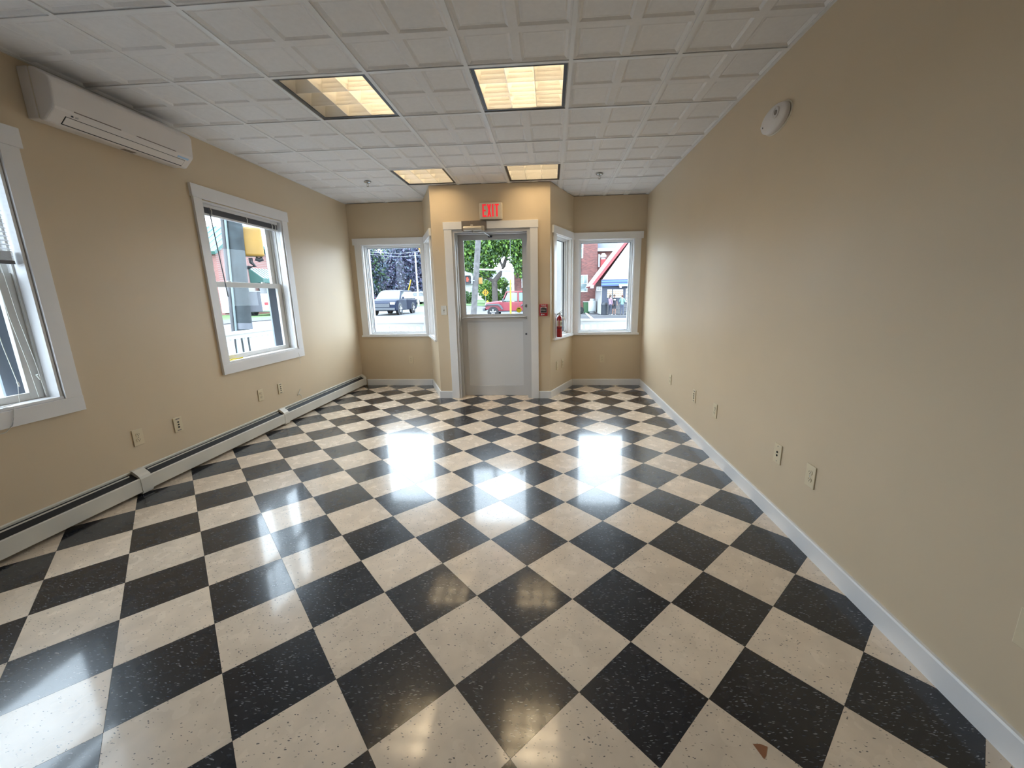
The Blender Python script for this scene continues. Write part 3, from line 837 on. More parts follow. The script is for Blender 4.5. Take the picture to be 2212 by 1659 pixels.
dup(dx, (XR - e, 3.10, .40), RIGHT, 'double power outlet closest to the far corner on the right wall')
dup(dx, (XR - e, -.318, .395), RIGHT, 'tan power outlet cut off by the right edge of the picture')
j3 = wall_plate('jack_plate', 'ivory plate with three black jacks beside the near left outlet', 'wall plate', 'jack3')
put(j3, (XL + e, 1.472, .384), LEFT)
dup(j3, (XL + e, 2.695, .388), LEFT, 'ivory three-jack plate nearest the door on the left wall')
dup(j3, (XR - e, 2.345, .40), RIGHT, 'ivory three-jack plate on the right wall')
j2 = wall_plate('jack_plate', 'ivory plate with two black jacks on the right wall', 'wall plate', 'jack2')
put(j2, (XR - e, .952, .405), RIGHT)
sw = wall_plate('light_switch', 'single toggle light switch left of the door', 'light switch', 'switch', 'plate_white')
put(sw, (-1.246, YD - e, 1.162), FAR)
for s, lab in ((.245, 'left-hand plate of the two under the fire extinguisher window'), (.443, 'right-hand plate of the two under the fire extinguisher window')):
    p = P1R + dR * s - nR * e
    o = wall_plate('blank_plate', lab, 'wall plate', 'blank', 'plate_ivory') if s < .3 else wall_plate('wall_outlet', lab, 'outlet', 'duplex')
    put(o, (p.x, p.y, .397), math.atan2(dR.y, dR.x))

# ------------------------------------------------------------------ fire extinguisher on the sill
P = P1R + dR * .245 - nR * (-.0)
ec = Vector((.236, 3.945))
fx = thing('fire_extinguisher', 'red fire extinguisher standing on the slanted window sill', 'extinguisher', (ec.x, ec.y, .7915))
c = (ec.x, ec.y, .7915)
b = B(); b.lathe([(.030, 0), (.034, .004), (.035, .012), (.035, .225), (.033, .245), (.026, .262), (.016, .272), (.014, .28)], c, 28); b.obj('cylinder', 'ext_red', fx)
b = B(); b.lathe([(.0355, .115), (.0357, .117), (.0357, .123), (.0355, .125)], c, 28); b.obj('strap', 'black', fx)
def arc_label(nm, a0, a1, z0, z1, mt, r=.0356):
    n = 8; vs = []
    for k in range(n + 1):
        a = a0 + (a1 - a0) * k / n
        for z in (z0, z1): vs.append((c[0] + r * math.cos(a), c[1] + r * math.sin(a), c[2] + z))
    b = B(); b.add(vs, [(2 * k, 2 * k + 2, 2 * k + 3, 2 * k + 1) for k in range(n)]); b.obj(nm, mt, fx)
arc_label('instruction_label', -1.55, -.25, .14, .215, 'label_cream'); arc_label('side_label', -2.9, -1.95, .14, .215, 'label_cream')
b = B()
for k in range(4):
    a = -1.25 + .28 * k
    b.box(c[0] + .0362 * math.cos(a) - .002, c[0] + .0362 * math.cos(a) + .002, c[1] + .0362 * math.sin(a) - .001, c[1] + .0362 * math.sin(a) + .001, c[2] + .15 + .012 * (k % 2), c[2] + .195)
b.obj('label_print', 'black', fx)
b = B(); b.cyl((c[0], c[1], c[2] + .28), (c[0], c[1], c[2] + .312), .011, .009, 14); b.box(c[0] - .012, c[0] + .012, c[1] - .008, c[1] + .008, c[2] + .295, c[2] + .312); b.obj('valve', 'steel', fx)
b = B(); b.tube([(c[0] - .034, c[1] - .005, c[2] + .30), (c[0] - .012, c[1], c[2] + .312), (c[0] + .034, c[1], c[2] + .345)], .0045, 8); b.obj('lever', 'aluminium', fx)
b = B(); b.tube([(c[0] - .036, c[1] - .004, c[2] + .285), (c[0] - .01, c[1], c[2] + .30), (c[0] + .03, c[1], c[2] + .325)], .0045, 8); b.obj('carry_handle', 'aluminium', fx)
b = B(); b.lathe([(.009, 0), (.009, -.008)], (c[0], c[1] - .009, c[2] + .292), 14, 'y'); b.obj('gauge', 'white_print', fx)
b = B(); b.tube([(c[0] - .012, c[1], c[2] + .30), (c[0] - .036, c[1] - .004, c[2] + .285), (c[0] - .038, c[1] - .004, c[2] + .262)], .005, 8); b.obj('nozzle', 'black', fx)
b = B(); b.add([(c[0] + .005, c[1] - .02, c[2] + .288), (c[0] + .014, c[1] - .022, c[2] + .298), (c[0] + .085, c[1] - .03, c[2] + .222), (c[0] + .074, c[1] - .028, c[2] + .212),
               (c[0] + .005, c[1] - .019, c[2] + .288), (c[0] + .014, c[1] - .021, c[2] + .298), (c[0] + .085, c[1] - .029, c[2] + .222), (c[0] + .074, c[1] - .027, c[2] + .212)],
              [(0, 1, 2, 3), (7, 6, 5, 4), (0, 4, 5, 1), (1, 5, 6, 2), (2, 6, 7, 3), (3, 7, 4, 0)]); b.obj('inspection_tag', 'white_print', fx)

# ------------------------------------------------------------------ baseboard heater
ht = thing('baseboard_heater', 'long cream baseboard heater along the left wall', 'heater', (XL, 2, 0))
spl = [(1.058, 1.128), (2.61, 2.68)]
secs = [(YB + .05, 1.058), (1.128, 2.61), (2.68, 4.505)]
for y0, y1 in secs:
    b = B(); b.prism([(XL + .001, .012), (XL + .006, .012), (XL + .006, .166), (XL + .009, .166), (XL + .010, .171), (XL + .001, .176)], y0, y1, 'y'); b.obj('back_panel', 'heater_cream', ht)
    b = B(); b.prism([(XL + .064, .028), (XL + .070, .028), (XL + .070, .122), (XL + .067, .127), (XL + .061, .127), (XL + .064, .120)], y0, y1, 'y'); b.obj('front_cover', 'heater_cream', ht)
    b = B(); b.box(XL + .006, XL + .060, y0, y1, .05, .118); b.obj('fin_element', 'heater_dark', ht)
    b = B(); b.prism([(XL + .008, .155), (XL + .060, .120), (XL + .060, .124), (XL + .008, .159)], y0, y1, 'y'); b.obj('slot_shade', 'heater_dark', ht)  # dark sheet filling the open slot, its shade painted as colour
    b = B(); b.box(XL + .022, XL + .025, y0 + .03, y1 - .03, .150, .1575); b.obj('damper_edge', 'heater_cream', ht)
def cover_prof(o=0.0):
    return [(XL + .001, .012), (XL + .001, .178 + o), (XL + .022, .177 + o), (XL + .054, .150 + o), (XL + .066, .138), (XL + .0715 + o, .120), (XL + .0715 + o, .024), (XL + .066, .024), (XL + .066, .012)]
for y0, y1 in spl:
    b = B(); b.prism(cover_prof(.001), y0 - .004, y1 + .004, 'y'); b.obj('splice_cover', 'heater_cream', ht)
b = B(); b.prism(cover_prof(.002), 4.503, 4.565, 'y'); b.obj('end_cap', 'heater_cream', ht, .004)
# thin cord stub above the heater
b = B(); b.tube([(XL + .004, 3.027, .305), (XL + .008, 2.985, .262), (XL + .012, 2.955, .248), (XL + .008, 2.985, .258), (XL + .008, 3.02, .235), (XL + .01, 3.045, .172)], .0028, 6)
tag(b.obj('cord_stub', 'cord_white'), 'short white cord stub hanging above the heater under the farther window', 'cord')

# ------------------------------------------------------------------ air conditioner
ac = thing('air_conditioner', 'white wall-mounted split air conditioner above the left windows', 'air conditioner', (XL, 1.42, 2.335))
Y0, Y1 = .975, 1.872
b = B(); b.prism([(XL + .001, 2.34), (XL + .001, 2.602), (XL + .064, 2.602), (XL + .064, 2.34)], Y0, Y1, 'y'); b.obj('rear_chassis', 'plastic_white', ac, .006)
prof = [(XL + .068, 2.333), (XL + .068, 2.602), (XL + .10, 2.598), (XL + .170, 2.556), (XL + .183, 2.535), (XL + .172, 2.405), (XL + .165, 2.392), (XL + .105, 2.334), (XL + .09, 2.331)]
b = B(); b.prism(prof, Y0, Y1, 'y'); b.obj('front_cover', 'plastic_white', ac, .010, 3)
b = B(); b.box(XL + .064, XL + .068, Y0 + .004, Y1 - .004, 2.344, 2.598); b.obj('seam', 'plastic_cream', ac)
def on_slope(y, u, off):
    p0 = Vector((XL + .105, 2.334)); p1 = Vector((XL + .165, 2.392)); n = Vector((p1.y - p0.y, -(p1.x - p0.x))).normalized()
    q = p0 + (p1 - p0) * u + n * off
    return (q.x, y, q.y)
def slope_box(nm, y0, y1, u0, u1, h, matn, o0=-.002):
    b = B(); vs = [on_slope(y, u, o) for o in (o0, h) for (y, u) in ((y0, u0), (y1, u0), (y1, u1), (y0, u1))]
    b.add(vs, [(0, 3, 2, 1), (4, 5, 6, 7), (0, 1, 5, 4), (1, 2, 6, 5), (2, 3, 7, 6), (3, 0, 4, 7)])
    return b.obj(nm, matn, ac)
slope_box('outlet_slot', Y0 + .07, Y1 - .055, .04, .70, .0006, 'black')
slope_box('louver_flap', Y0 + .074, Y1 - .059, .12, .665, .003, 'plastic_white')
slope_box('display_window', Y1 - .125, Y1 - .035, .78, .95, .0015, 'display_blue')
for y0, y1 in ((Y0 + .10, Y0 + .36), (Y0 + .46, Y1 - .15)):
    b = B(); b.box(XL + .165, XL + .1745, y0, y1, 2.404, 2.409); b.obj('grip_slot', 'plate_brown', ac)
b = B(); q = on_slope(Y0 + .098, .86, .001); b.ball(q, .004, .007, .005, 12, 6); b.obj('logo_dot', 'gasket', ac)
sm = Matrix(((0, .70, .719), (1, 0, 0), (0, .719, -.70))).to_4x4()
q = on_slope(Y0 + .122, .86, .0006)
text_obj('logo_lettering', 'LG', .013, Matrix.Translation(q) @ sm, 'galv', ac)
b = B(); b.box(XL + .02, XL + .06, 1.45, 1.53, 2.3385, 2.34); b.obj('underside_label', 'plate_brown', ac)

# ------------------------------------------------------------------ ceiling lights
def ceiling_light(ix, iy, label, tubes):
    x0, x1, y0, y1 = GX[ix] + .013, GX[ix + 1] - .013, GY[iy] + .013, GY[iy + 1] - .013
    cx, cy = (x0 + x1) / 2, (y0 + y1) / 2
    t = thing('ceiling_light', label, 'ceiling light', (cx, cy, H), group='recessed ceiling lights')
    b = B()
    z0, z1 = H + .002, H + .16
    b.box(x0, x1, y0, y1, z1 - .004, z1)
    for q in ((x0, x0 + .003, y0, y1), (x1 - .003, x1, y0, y1), (x0, x1, y0, y0 + .003), (x0, x1, y1 - .003, y1)): b.box(q[0], q[1], q[2], q[3], z0, z1 - .004)
    b.obj('housing', 'housing', t)
    b = B(); w = .025
    for q in ((x0 + .003, x0 + w, y0 + .003, y1 - .003), (x1 - w, x1 - .003, y0 + .003, y1 - .003), (x0 + w, x1 - w, y0 + .003, y0 + w), (x0 + w, x1 - w, y1 - w, y1 - .003)):
        b.box(q[0], q[1], q[2], q[3], H + .001, H + .03)
    b.obj('frame', 'frame_black', t)
    a0, a1, c0, c1 = x0 + w, x1 - w, y0 + w, y1 - w
    n = 3; sx = (a1 - a0) / n; sy = (c1 - c0) / n
    prof = [(0.0015, .0), (.006, .02), (.014, .045), (.027, .075)]
    for i in range(n):
        for j in range(n):
            mx, my = a0 + (i + .5) * sx, c0 + (j + .5) * sy
            vs = []; m = len(prof)
            for k, (ins, hh) in enumerate(prof):
                hx, hy = sx / 2 - ins, sy / 2 - ins
                vs += [(mx - hx, my - hy, H + .006 + hh), (mx + hx, my - hy, H + .006 + hh), (mx + hx, my + hy, H + .006 + hh), (mx - hx, my + hy, H + .006 + hh)]
            # outer shell gives the blades their thickness
            vs += [(mx - sx / 2, my - sy / 2, H + .081), (mx + sx / 2, my - sy / 2, H + .081), (mx + sx / 2, my + sy / 2, H + .081), (mx - sx / 2, my + sy / 2, H + .081)]
            vs += [(mx - sx / 2, my - sy / 2, H + .006), (mx + sx / 2, my - sy / 2, H + .006), (mx + sx / 2, my + sy / 2, H + .006), (mx - sx / 2, my + sy / 2, H + .006)]
            fs = [(4 * k + e_, 4 * (k + 1) + e_, 4 * (k + 1) + (e_ + 1) % 4, 4 * k + (e_ + 1) % 4) for k in range(m + 1) for e_ in range(4)]
            fs += [(4 * (m + 1) + e_, e_, (e_ + 1) % 4, 4 * (m + 1) + (e_ + 1) % 4) for e_ in range(4)]
            b = B(); b.add(vs, fs); b.obj('louver_cell', 'louver', t)
    for k, on in enumerate(tubes):
        tx = x0 + (x1 - x0) * (.2 + .3 * k)
        b = B(); b.cyl((tx - .028, y0 + .04, H + .118), (tx - .028, y1 - .06, H + .118), .013, None, 12); b.cyl((tx + .028, y0 + .04, H + .118), (tx + .028, y1 - .06, H + .118), .013, None, 12)
        b.obj('lamp_tube', ('tube_off', 'tube_on', 'tube_dim', 'tube_weak')[on], t)
        b = B(); b.box(tx - .045, tx + .045, y0 + .004, y0 + .04, H + .095, H + .145); b.obj('lamp_holder', 'housing', t)
    return t
ceiling_light(4, 8, 'bright recessed ceiling light nearest the camera on the right', (2, 1, 2))
ceiling_light(2, 8, 'recessed ceiling light on the left with darker cells at one side', (0, 3, 1))
ceiling_light(2, 11, 'recessed ceiling light on the left, just before the entry wall', (2, 2, 2))
ceiling_light(4, 11, 'recessed ceiling light on the right, just before the entry wall', (2, 2, 2))
# sprinklers
for x, y, lab in ((-1.995, 3.56, 'small metal fire sprinkler in the ceiling left of the entry'), (.668, 3.585, 'small metal fire sprinkler in the ceiling right of the entry')):
    s = thing('fire_sprinkler', lab, 'sprinkler', (x, y, H), group='ceiling sprinklers')
    b = B(); b.lathe([(.040, 0), (.040, -.003), (.028, -.010), (.016, -.012)], (x, y, H), 20); b.obj('escutcheon', 'steel', s)
    b = B(); b.cyl((x, y, H - .010), (x, y, H - .024), .008, None, 10)
    for k in (-1, 1): b.tube([(x + .007 * k, y, H - .022), (x + .012 * k, y, H - .034), (x + .002 * k, y, H - .048)], .0022, 6)
    b.obj('frame_arms', 'steel', s)
    b = B(); b.lathe([(.014, 0), (.014, -.0015)], (x, y, H - .048), 14); b.obj('deflector', 'steel', s)
# wall detector
dt = thing('wall_detector', 'oval white alarm detector high on the right wall', 'detector', (XR, 1.37, 2.315))
def lens_shape(nm, cy, cz, ry, rz, dep, matn, x0=XR, parent=dt, nr=8, n=36):
    b = B(); vs = []
    rings = [(1.0, 0.0)] + [(math.cos(k / nr * pi / 2) * .985, .25 + .75 * math.sin(k / nr * pi / 2)) for k in range(nr)] + [(.001, 1.0)]
    for r, h in rings:
        for i in range(n):
            a = 2 * pi * i / n
            vs.append((x0 - .0005 - dep * h, cy + ry * r * math.cos(a), cz + rz * r * math.sin(a)))
    b.smooth = True
    b.add(vs, [(j * n + i, (j + 1) * n + i, (j + 1) * n + (i + 1) % n, j * n + (i + 1) % n) for j in range(len(rings) - 1) for i in range(n)])
    return b.obj(nm, matn, parent)
lens_shape('base', 1.37, 2.315, .150, .078, .010, 'plastic_cream')
lens_shape('dome', 1.37, 2.315, .143, .072, .042, 'plastic_white', XR - .009)
b = B(); b.lathe([(.030, -.042), (.030, -.050), (.024, -.052), (.024, -.046)], (XR, 1.305, 2.325), 20, 'x'); b.obj('sounder_ring', 'plastic_white', dt)
b = B(); b.lathe([(.013, -.046), (.013, -.0505)], (XR, 1.305, 2.325), 16, 'x'); b.obj('sounder_hole', 'plate_brown', dt)
b = B(); b.lathe([(.005, -.040), (.005, -.0465)], (XR, 1.445, 2.295), 10, 'x'); b.obj('indicator', 'black', dt)
b = B(); b.ball((XR - .012, 1.527, 2.325), .010, .012, .012, 10, 6); b.obj('test_tab', 'plastic_white', dt)

# ================================================================== OUTDOORS
def terrain(name, x0, x1, y0, y1, nx, ny, dz, matn, label, cat, kind='structure'):
    b = B(); vs = []
    for j in range(ny + 1):
        for i in range(nx + 1):
            x = x0 + (x1 - x0) * i / nx; y = y0 + (y1 - y0) * j / ny
            vs.append((x, y, ground(x, y) + dz))
    b.add(vs, [(j * (nx + 1) + i, j * (nx + 1) + i + 1, (j + 1) * (nx + 1) + i + 1, (j + 1) * (nx + 1) + i) for j in range(ny) for i in range(nx)])
    return tag(b.obj(name, matn), label, cat, kind=kind)
terrain('street', -160, 90, -30, 160, 125, 95, 0, 'asphalt_pale', 'pale street pavement outside', 'street')
terrain('parking_lot', 1.5, 40, 28.5, 60, 20, 16, .012, 'asphalt_dark', 'dark asphalt parking lot by the red-roofed stand', 'parking lot')
terrain('lawn_left', -60, -19.5, 8, 62, 24, 30, .02, 'grass', 'green lawn strip in front of the green-roofed brick shop', 'lawn', 'structure')
terrain('sidewalk', -19.45, -16.2, 6, 62, 4, 30, .03, 'sidewalk', 'grey sidewalk beside the lawn', 'sidewalk')
terrain('lawn_far', -60, -3.5, 43.5, 80, 30, 16, .03, 'grass', 'green lawn beyond the street', 'lawn', 'structure')

# ------------------------------------------------------------------ porch
b = B(); b.box(-4.55, 2.9, 4.79, 6.25, -.12, -.03); b.box(-4.55, -2.99, -4, 4.79, -.12, -.03); b.box(-1.33, .1, 4.02, 4.79, -.12, -.03)
tag(b.obj('porch_floor', 'deck'), 'grey porch floor outside the windows', 'porch', kind='structure')
def railing(name, p0, p1, label, sp=.125, top=.90):
    p0 = Vector(p0); p1 = Vector(p1); L_ = (p1 - p0).length; d = (p1 - p0) / L_
    t = thing(name, label, 'railing', (p0.x, p0.y, -.03))
    fr_ = frame(p0, d, (-d.y, d.x))
    b = B(fr_); b.box(0, L_, -.045, .045, top - .035, top); b.box(0, L_, -.02, .02, top - .10, top - .035); b.obj('top_rail', 'rail_white', t)
    b = B(fr_); b.box(0, L_, -.02, .02, .06, .12); b.obj('bottom_rail', 'rail_white', t)
    n = int(L_ / sp)
    for k in range(1, n):
        s = k * L_ / n
        b = B(fr_); b.box(s - .022, s + .022, -.018, .018, .12, top - .10); b.obj('baluster', 'rail_white', t)
    for s in (0, L_):
        b = B(fr_); b.box(s - .05, s + .05, -.05, .05, -.03, top + .08); b.obj('post', 'rail_white', t)
railing('porch_railing', (-4.3, 6.05), (-2.17, 6.05), 'white porch railing seen through the window left of the door')
railing('porch_railing', (.47, 6.05), (2.75, 6.05), 'white porch railing seen through the window right of the door')
railing('porch_railing', (-4.3, -.6), (-4.3, 5.95), 'white porch railing outside the left sash windows')

for x, lab in ((.30, 'white porch column glimpsed beside the fire extinguisher'), (-1.98, 'white porch column glimpsed through the slanted window left of the door')):
    pc = thing('porch_column', lab, 'column', (x, 6.05, -.03))
    b = B(); b.box(x - .10, x + .10, 5.95, 6.15, .22, 2.75); b.obj('shaft', 'rail_white', pc, .01)
    b = B(); b.box(x - .12, x + .12, 5.93, 6.17, -.03, .22); b.obj('plinth', 'rail_white', pc, .01)
    b = B(); b.box(x - .12, x + .12, 5.93, 6.17, 2.75, 2.9); b.obj('capital', 'rail_white', pc, .01)
# ------------------------------------------------------------------ poles, signals, signs
def gz(x, y): return ground(x, y)
p = at(1023.1, 678.9, y=20.0); q = at(1033.1, 518.5, y=20.0); dd = (q - p) / (q.z - p.z)
base = p + dd * (gz(p.x, p.y) - p.z); topp = base + dd * 9.5
up_ = thing('utility_pole', 'weathered pale wooden utility pole leaning outside the door', 'utility pole', tuple(base))
b = B(); b.tube([base, base + dd * 4.5, topp], [.165, .145, .12], 16); b.obj('shaft', 'pole_wood', up_)
for k in range(2):
    b = B(); r0 = base + dd * (2.6 + k * .5); b.cyl(r0 - Vector((.2, 0, 0)), r0 + Vector((.2, 0, 0)), .014, None, 8); b.obj('step_bolt', 'galv', up_)
# pedestrian signal hanging left of the pole
c = at(1010.5, 604.2, y=19.8)
ps = thing('pedestrian_signal', 'black pedestrian signal showing a red hand beside the leaning pole', 'traffic signal', tuple(c))
b = B(); b.box(c.x - .15, c.x + .15, c.y - .12, c.y + .12, c.z - .20, c.z + .19); b.obj('housing', 'signal_black', ps, .02)
b = B(); b.box(c.x - .17, c.x + .17, c.y - .22, c.y - .12, c.z + .19, c.z + .205); b.box(c.x - .165, c.x - .15, c.y - .22, c.y - .12, c.z - .1, c.z + .19); b.box(c.x + .15, c.x + .165, c.y - .22, c.y - .12, c.z - .1, c.z + .19); b.obj('visor', 'signal_black', ps)
b = B()
b.box(c.x - .045, c.x + .05, c.y - .128, c.y - .12, c.z - .10, c.z + .02)
for k, h in enumerate((.10, .13, .135, .11)): b.box(c.x - .045 + k * .025, c.x - .045 + k * .025 + .019, c.y - .128, c.y - .12, c.z + .02, c.z + h)
b.prism([(c.x + .05, c.z - .05), (c.x + .09, c.z + .02), (c.x + .075, c.z + .035), (c.x + .05, c.z + .0)], c.y - .128, c.y - .12, 'y')
b.obj('hand_symbol', 'hand_red', ps)
b = B(); b.cyl((c.x + .15, c.y, c.z - .05), (c.x + .42, c.y + .1, c.z - .05), .025, None, 8); b.obj('bracket', 'galv', ps)
c = at(1037.5, 606.5, y=20.1)
ys = thing('signal_housing', 'small yellow signal housing on the right of the leaning pole', 'traffic signal', tuple(c))
b = B(); b.box(c.x - .08, c.x + .10, c.y - .12, c.y + .12, c.z - .17, c.z + .16); b.obj('housing', 'signal_yellow', ys, .02)
b = B(); b.cyl((c.x - .22, c.y, c.z), (c.x - .08, c.y, c.z), .02, None, 8); b.obj('bracket', 'galv', ys)
# yellow guy guard by the jeep
p = at(1103.2, 678, y=19.0); q = at(1102.6, 604, y=19.0); dd = (q - p) / (q.z - p.z); base = p + dd * (gz(p.x, p.y) - p.z)
gg = thing('guy_wire_guard', 'upright yellow guy-wire guard in front of the red car', 'guy guard', tuple(base))
b = B(); b.tube([base, base + dd * 1.2, q], [.045, .045, .03], 10); b.obj('sleeve', 'sign_yellow', gg)
b = B(); b.tube([q, q + dd * 2.0], .006, 6); b.obj('wire', 'galv', gg)
# mast arm
m0 = at(1107.3, 584.1, y=33.0); m1 = at(1034, 582.1, y=33.0)
ma = thing('signal_mast', 'white signal mast with a long horizontal arm across the door view', 'mast', (m0.x, m0.y, gz(m0.x, m0.y)))
b = B(); b.cyl((m0.x, m0.y, gz(m0.x, m0.y)), (m0.x, m0.y, m0.z + .1), .10, .08, 12); b.obj('post', 'wall_white', ma)
b = B(); b.cyl(m0, m1, .085, .06, 12); b.obj('arm', 'wall_white', ma)
b = B(); b.box(m0.x - .12, m0.x + .12, m0.y - .1, m0.y + .1, m0.z - .12, m0.z + .12); b.obj('joint', 'galv', ma)
# warning sign
c = at(1048.6, 631.9, y=43.5); r = .40
ws = thing('warning_sign', 'yellow diamond two-way traffic sign behind the leaning pole', 'road sign', (c.x, c.y, gz(c.x, c.y)))
b = B(); b.prism([(c.x, c.z - r), (c.x + r, c.z), (c.x, c.z + r), (c.x - r, c.z)], c.y - .01, c.y + .01, 'y'); b.obj('panel', 'sign_yellow', ws)
b = B()
for sx_, up2 in ((-.10, -1), (.10, 1)):
    x = c.x + sx_
    b.box(x - .028, x + .028, c.y - .016, c.y - .011, c.z - .17, c.z + .17)
    z = c.z + up2 * .22
    b.prism([(x - .085, z - up2 * .13), (x + .085, z - up2 * .13), (x, z)], c.y - .0165, c.y - .0115, 'y')
b.obj('arrows', 'signal_black', ws)
b = B(); b.cyl((c.x, c.y + .03, gz(c.x, c.y)), (c.x, c.y + .03, c.z + .3), .03, None, 8); b.obj('post', 'galv', ws)
# hydrant
c = at(1053.5, 660, y=42.0); g = gz(c.x, c.y)
fh = thing('fire_hydrant', 'yellow fire hydrant beside the diamond sign', 'hydrant', (c.x, c.y, g))
b = B(); b.lathe([(.17, 0), (.17, .05), (.12, .07), (.12, .48), (.16, .50), (.16, .55), (.12, .62), (.05, .68), (.04, .74)], (c.x, c.y, g), 16); b.obj('barrel', 'sign_yellow', fh)
for k in (-1, 1):
    b = B(); b.cyl((c.x + .1 * k, c.y, g + .40), (c.x + .2 * k, c.y, g + .40), .06, None, 10); b.obj('outlet_cap', 'sign_yellow', fh)
b = B(); b.cyl((c.x, c.y - .1, g + .36), (c.x, c.y - .2, g + .36), .075, None, 10); b.obj('outlet_cap', 'sign_yellow', fh)
# left window: grey pole with yellow signal, leaning yellow guard
p = at(904.5, 659.7, y=44.0); q = at(902.0, 545, y=44.0)
gp = thing('signal_pole', 'slim grey metal pole with a yellow signal on top', 'signal pole', tuple(p))
b = B(); b.cyl((p.x, p.y, gz(p.x, p.y)), (p.x, p.y, q.z), .10, .075, 12); b.obj('post', 'wall_white', gp)
c = at(908.5, 532, y=44.0)
b = B(); b.prism([(c.x - .55, c.z + .75), (c.x - .2, c.z + .75), (c.x + .3, c.z - .75), (c.x - .02, c.z - .85)], c.y - .15, c.y + .15, 'y'); b.obj('signal_head', 'signal_yellow', gp)
p = at(875.5, 657, y=42.0); q = at(887.7, 604.3, y=42.0)
g2 = thing('guy_wire_guard', 'leaning yellow guy-wire guard on the lawn behind the dark car', 'guy guard', tuple(p))
b = B(); b.tube([p, p.lerp(q, .6), q], [.07, .06, .05], 10); b.obj('sleeve', 'sign_yellow', g2)
b = B(); p2 = at(881, 630, y=42.0); b.tube([p + Vector((-.10, 0, 0)), p2 + Vector((-.12, 0, 0))], [.07, .05], 10); b.obj('second_sleeve', 'pole_strip', g2)
# wires
for k, (ya, yb_) in enumerate(((543.5, 540), (548.5, 549.5))):
    a_ = at(800, ya + 1, y=46); c_ = at(935, yb_, y=40)
    b = B(); b.tube([a_, a_.lerp(c_, .5) + Vector((0, 0, -.25)), c_], .022, 6)
    tag(b.obj('overhead_wire', 'galv'), ('upper' if k == 0 else 'lower') + ' overhead wire crossing the left picture window', 'wire')

# ------------------------------------------------------------------ trees
def leaves(b, blobs, n, size, nm):
    tot = sum(r[3] * r[4] * r[5] for r in blobs) ** 1.0
    wts = [r[3] * r[4] + r[4] * r[5] + r[3] * r[5] for r in blobs]; sw_ = sum(wts)
    for (cx, cy, cz, rx_, ry_, rz_), w in zip(blobs, wts):
        for _ in range(int(n * w / sw_)):
            while True:
                v = Vector((random.uniform(-1, 1), random.uniform(-1, 1), random.uniform(-1, 1)))
                if .05 < v.length < 1: break
            v = v.normalized() * (random.random() ** .35)
            c = Vector((cx + v.x * rx_, cy + v.y * ry_, cz + v.z * rz_))
            a = Vector((random.gauss(0, 1), random.gauss(0, 1), random.gauss(0, .6))).normalized()
            d = a.orthogonal().normalized(); d.rotate(Matrix.Rotation(random.uniform(0, 6.28), 3, a))
            e_ = a.cross(d); s = size * random.uniform(.6, 1.3)
            b.m = random.randrange(nm)
            b.add([c - d * s, c - e_ * s * .45, c + d * s, c + e_ * s * .45], [(0, 1, 2, 3)])
def tree(name, label, base, limbs, blobs, n, size, mats, cat='tree', group=None, bark='bark'):
    t = thing(name, label, cat, tuple(base), group=group)
    if limbs:
        b = B()
        for pts, rr in limbs: b.tube(pts, rr, 10)
        b.obj('trunk', bark, t)
    b = B(); leaves(b, blobs, n, size, len(mats)); o = b.obj('foliage', mats, t); o['kind'] = 'stuff'
    return t
Yt = 38.0
def tp(px, py, y=Yt): return at(px, py, y=y)
base = tp(1070, 650); base.z = gz(base.x, base.y)
fork = tp(1068, 608)
limbs = [([base, fork], [.30, .27]),
         ([fork, tp(1080, 592), tp(1088, 575), tp(1094, 555), tp(1100, 530)], [.24, .22, .19, .14, .08]),
         ([fork, tp(1056, 602), tp(1043, 597), tp(1030, 588), tp(1015, 560)], [.18, .15, .13, .1, .06]),
         ([tp(1087, 578), tp(1078, 560), tp(1070, 540)], [.14, .1, .06]),
         ([tp(1056, 602), tp(1060, 580), tp(1058, 555)], [.12, .09, .05])]
def bl_(px, py, rx_, ry_, rz_, y=Yt):
    c = at(px, py, y=y); f = .826 if y == Yt else 1.0; return (c.x, c.y, c.z, rx_ * f, min(ry_ * f, 2.3) if y == Yt else ry_, rz_ * f)
tree('street_tree', 'large green shade tree with a forked trunk filling the door glass', base, limbs,
     [bl_(1010, 535, 2.2, 2.2, 1.9), bl_(1012, 565, 1.6, 1.8, 1.2), bl_(1050, 530, 2.6, 2.6, 2.0), bl_(1048, 560, 1.8, 1.6, 1.2), bl_(1095, 525, 2.6, 2.2, 1.5), bl_(1122, 535, 1.8, 2, 2.2), bl_(1125, 575, 1.0, 1.2, 1.5),
      bl_(1045, 588, 1.4, 1.5, .8), bl_(1000, 515, 3, 3, 2), bl_(1060, 500, 4, 3.5, 2), bl_(1110, 495, 4, 3, 2)], 22000, .165, ['leaf_green', 'leaf_light', 'leaf_dark'])
c = tp(1058, 632, 52); base = Vector((c.x, c.y, gz(c.x, c.y)))
tree('small_tree', 'low light-green tree behind the diamond sign', base, [([base, Vector((c.x, c.y, c.z))], [.12, .08])], [bl_(1052, 625, 1.3, 1.2, 1.3, 52), bl_(1064, 640, 1.3, 1.2, .9, 52), bl_(1082, 612, 1.0, 1, .8, 52)], 3500, .16, ['leaf_green', 'leaf_light'])
c = tp(1090, 650, 50); base = Vector((c.x, c.y, gz(c.x, c.y)))
b_ = [(base.x, base.y, base.z + .5 + k * .42, .62 - k * .1, .62 - k * .1, .45) for k in range(5)]
tree('conifer_shrub', 'pointed dark evergreen shrub behind the red car', base, [([base, base + Vector((0, 0, 2.2))], [.08, .03])], b_, 2200, .12, ['leaf_dark', 'leaf_green'], 'shrub')
c = tp(1010, 648, 50); base = Vector((c.x, c.y, gz(c.x, c.y)))
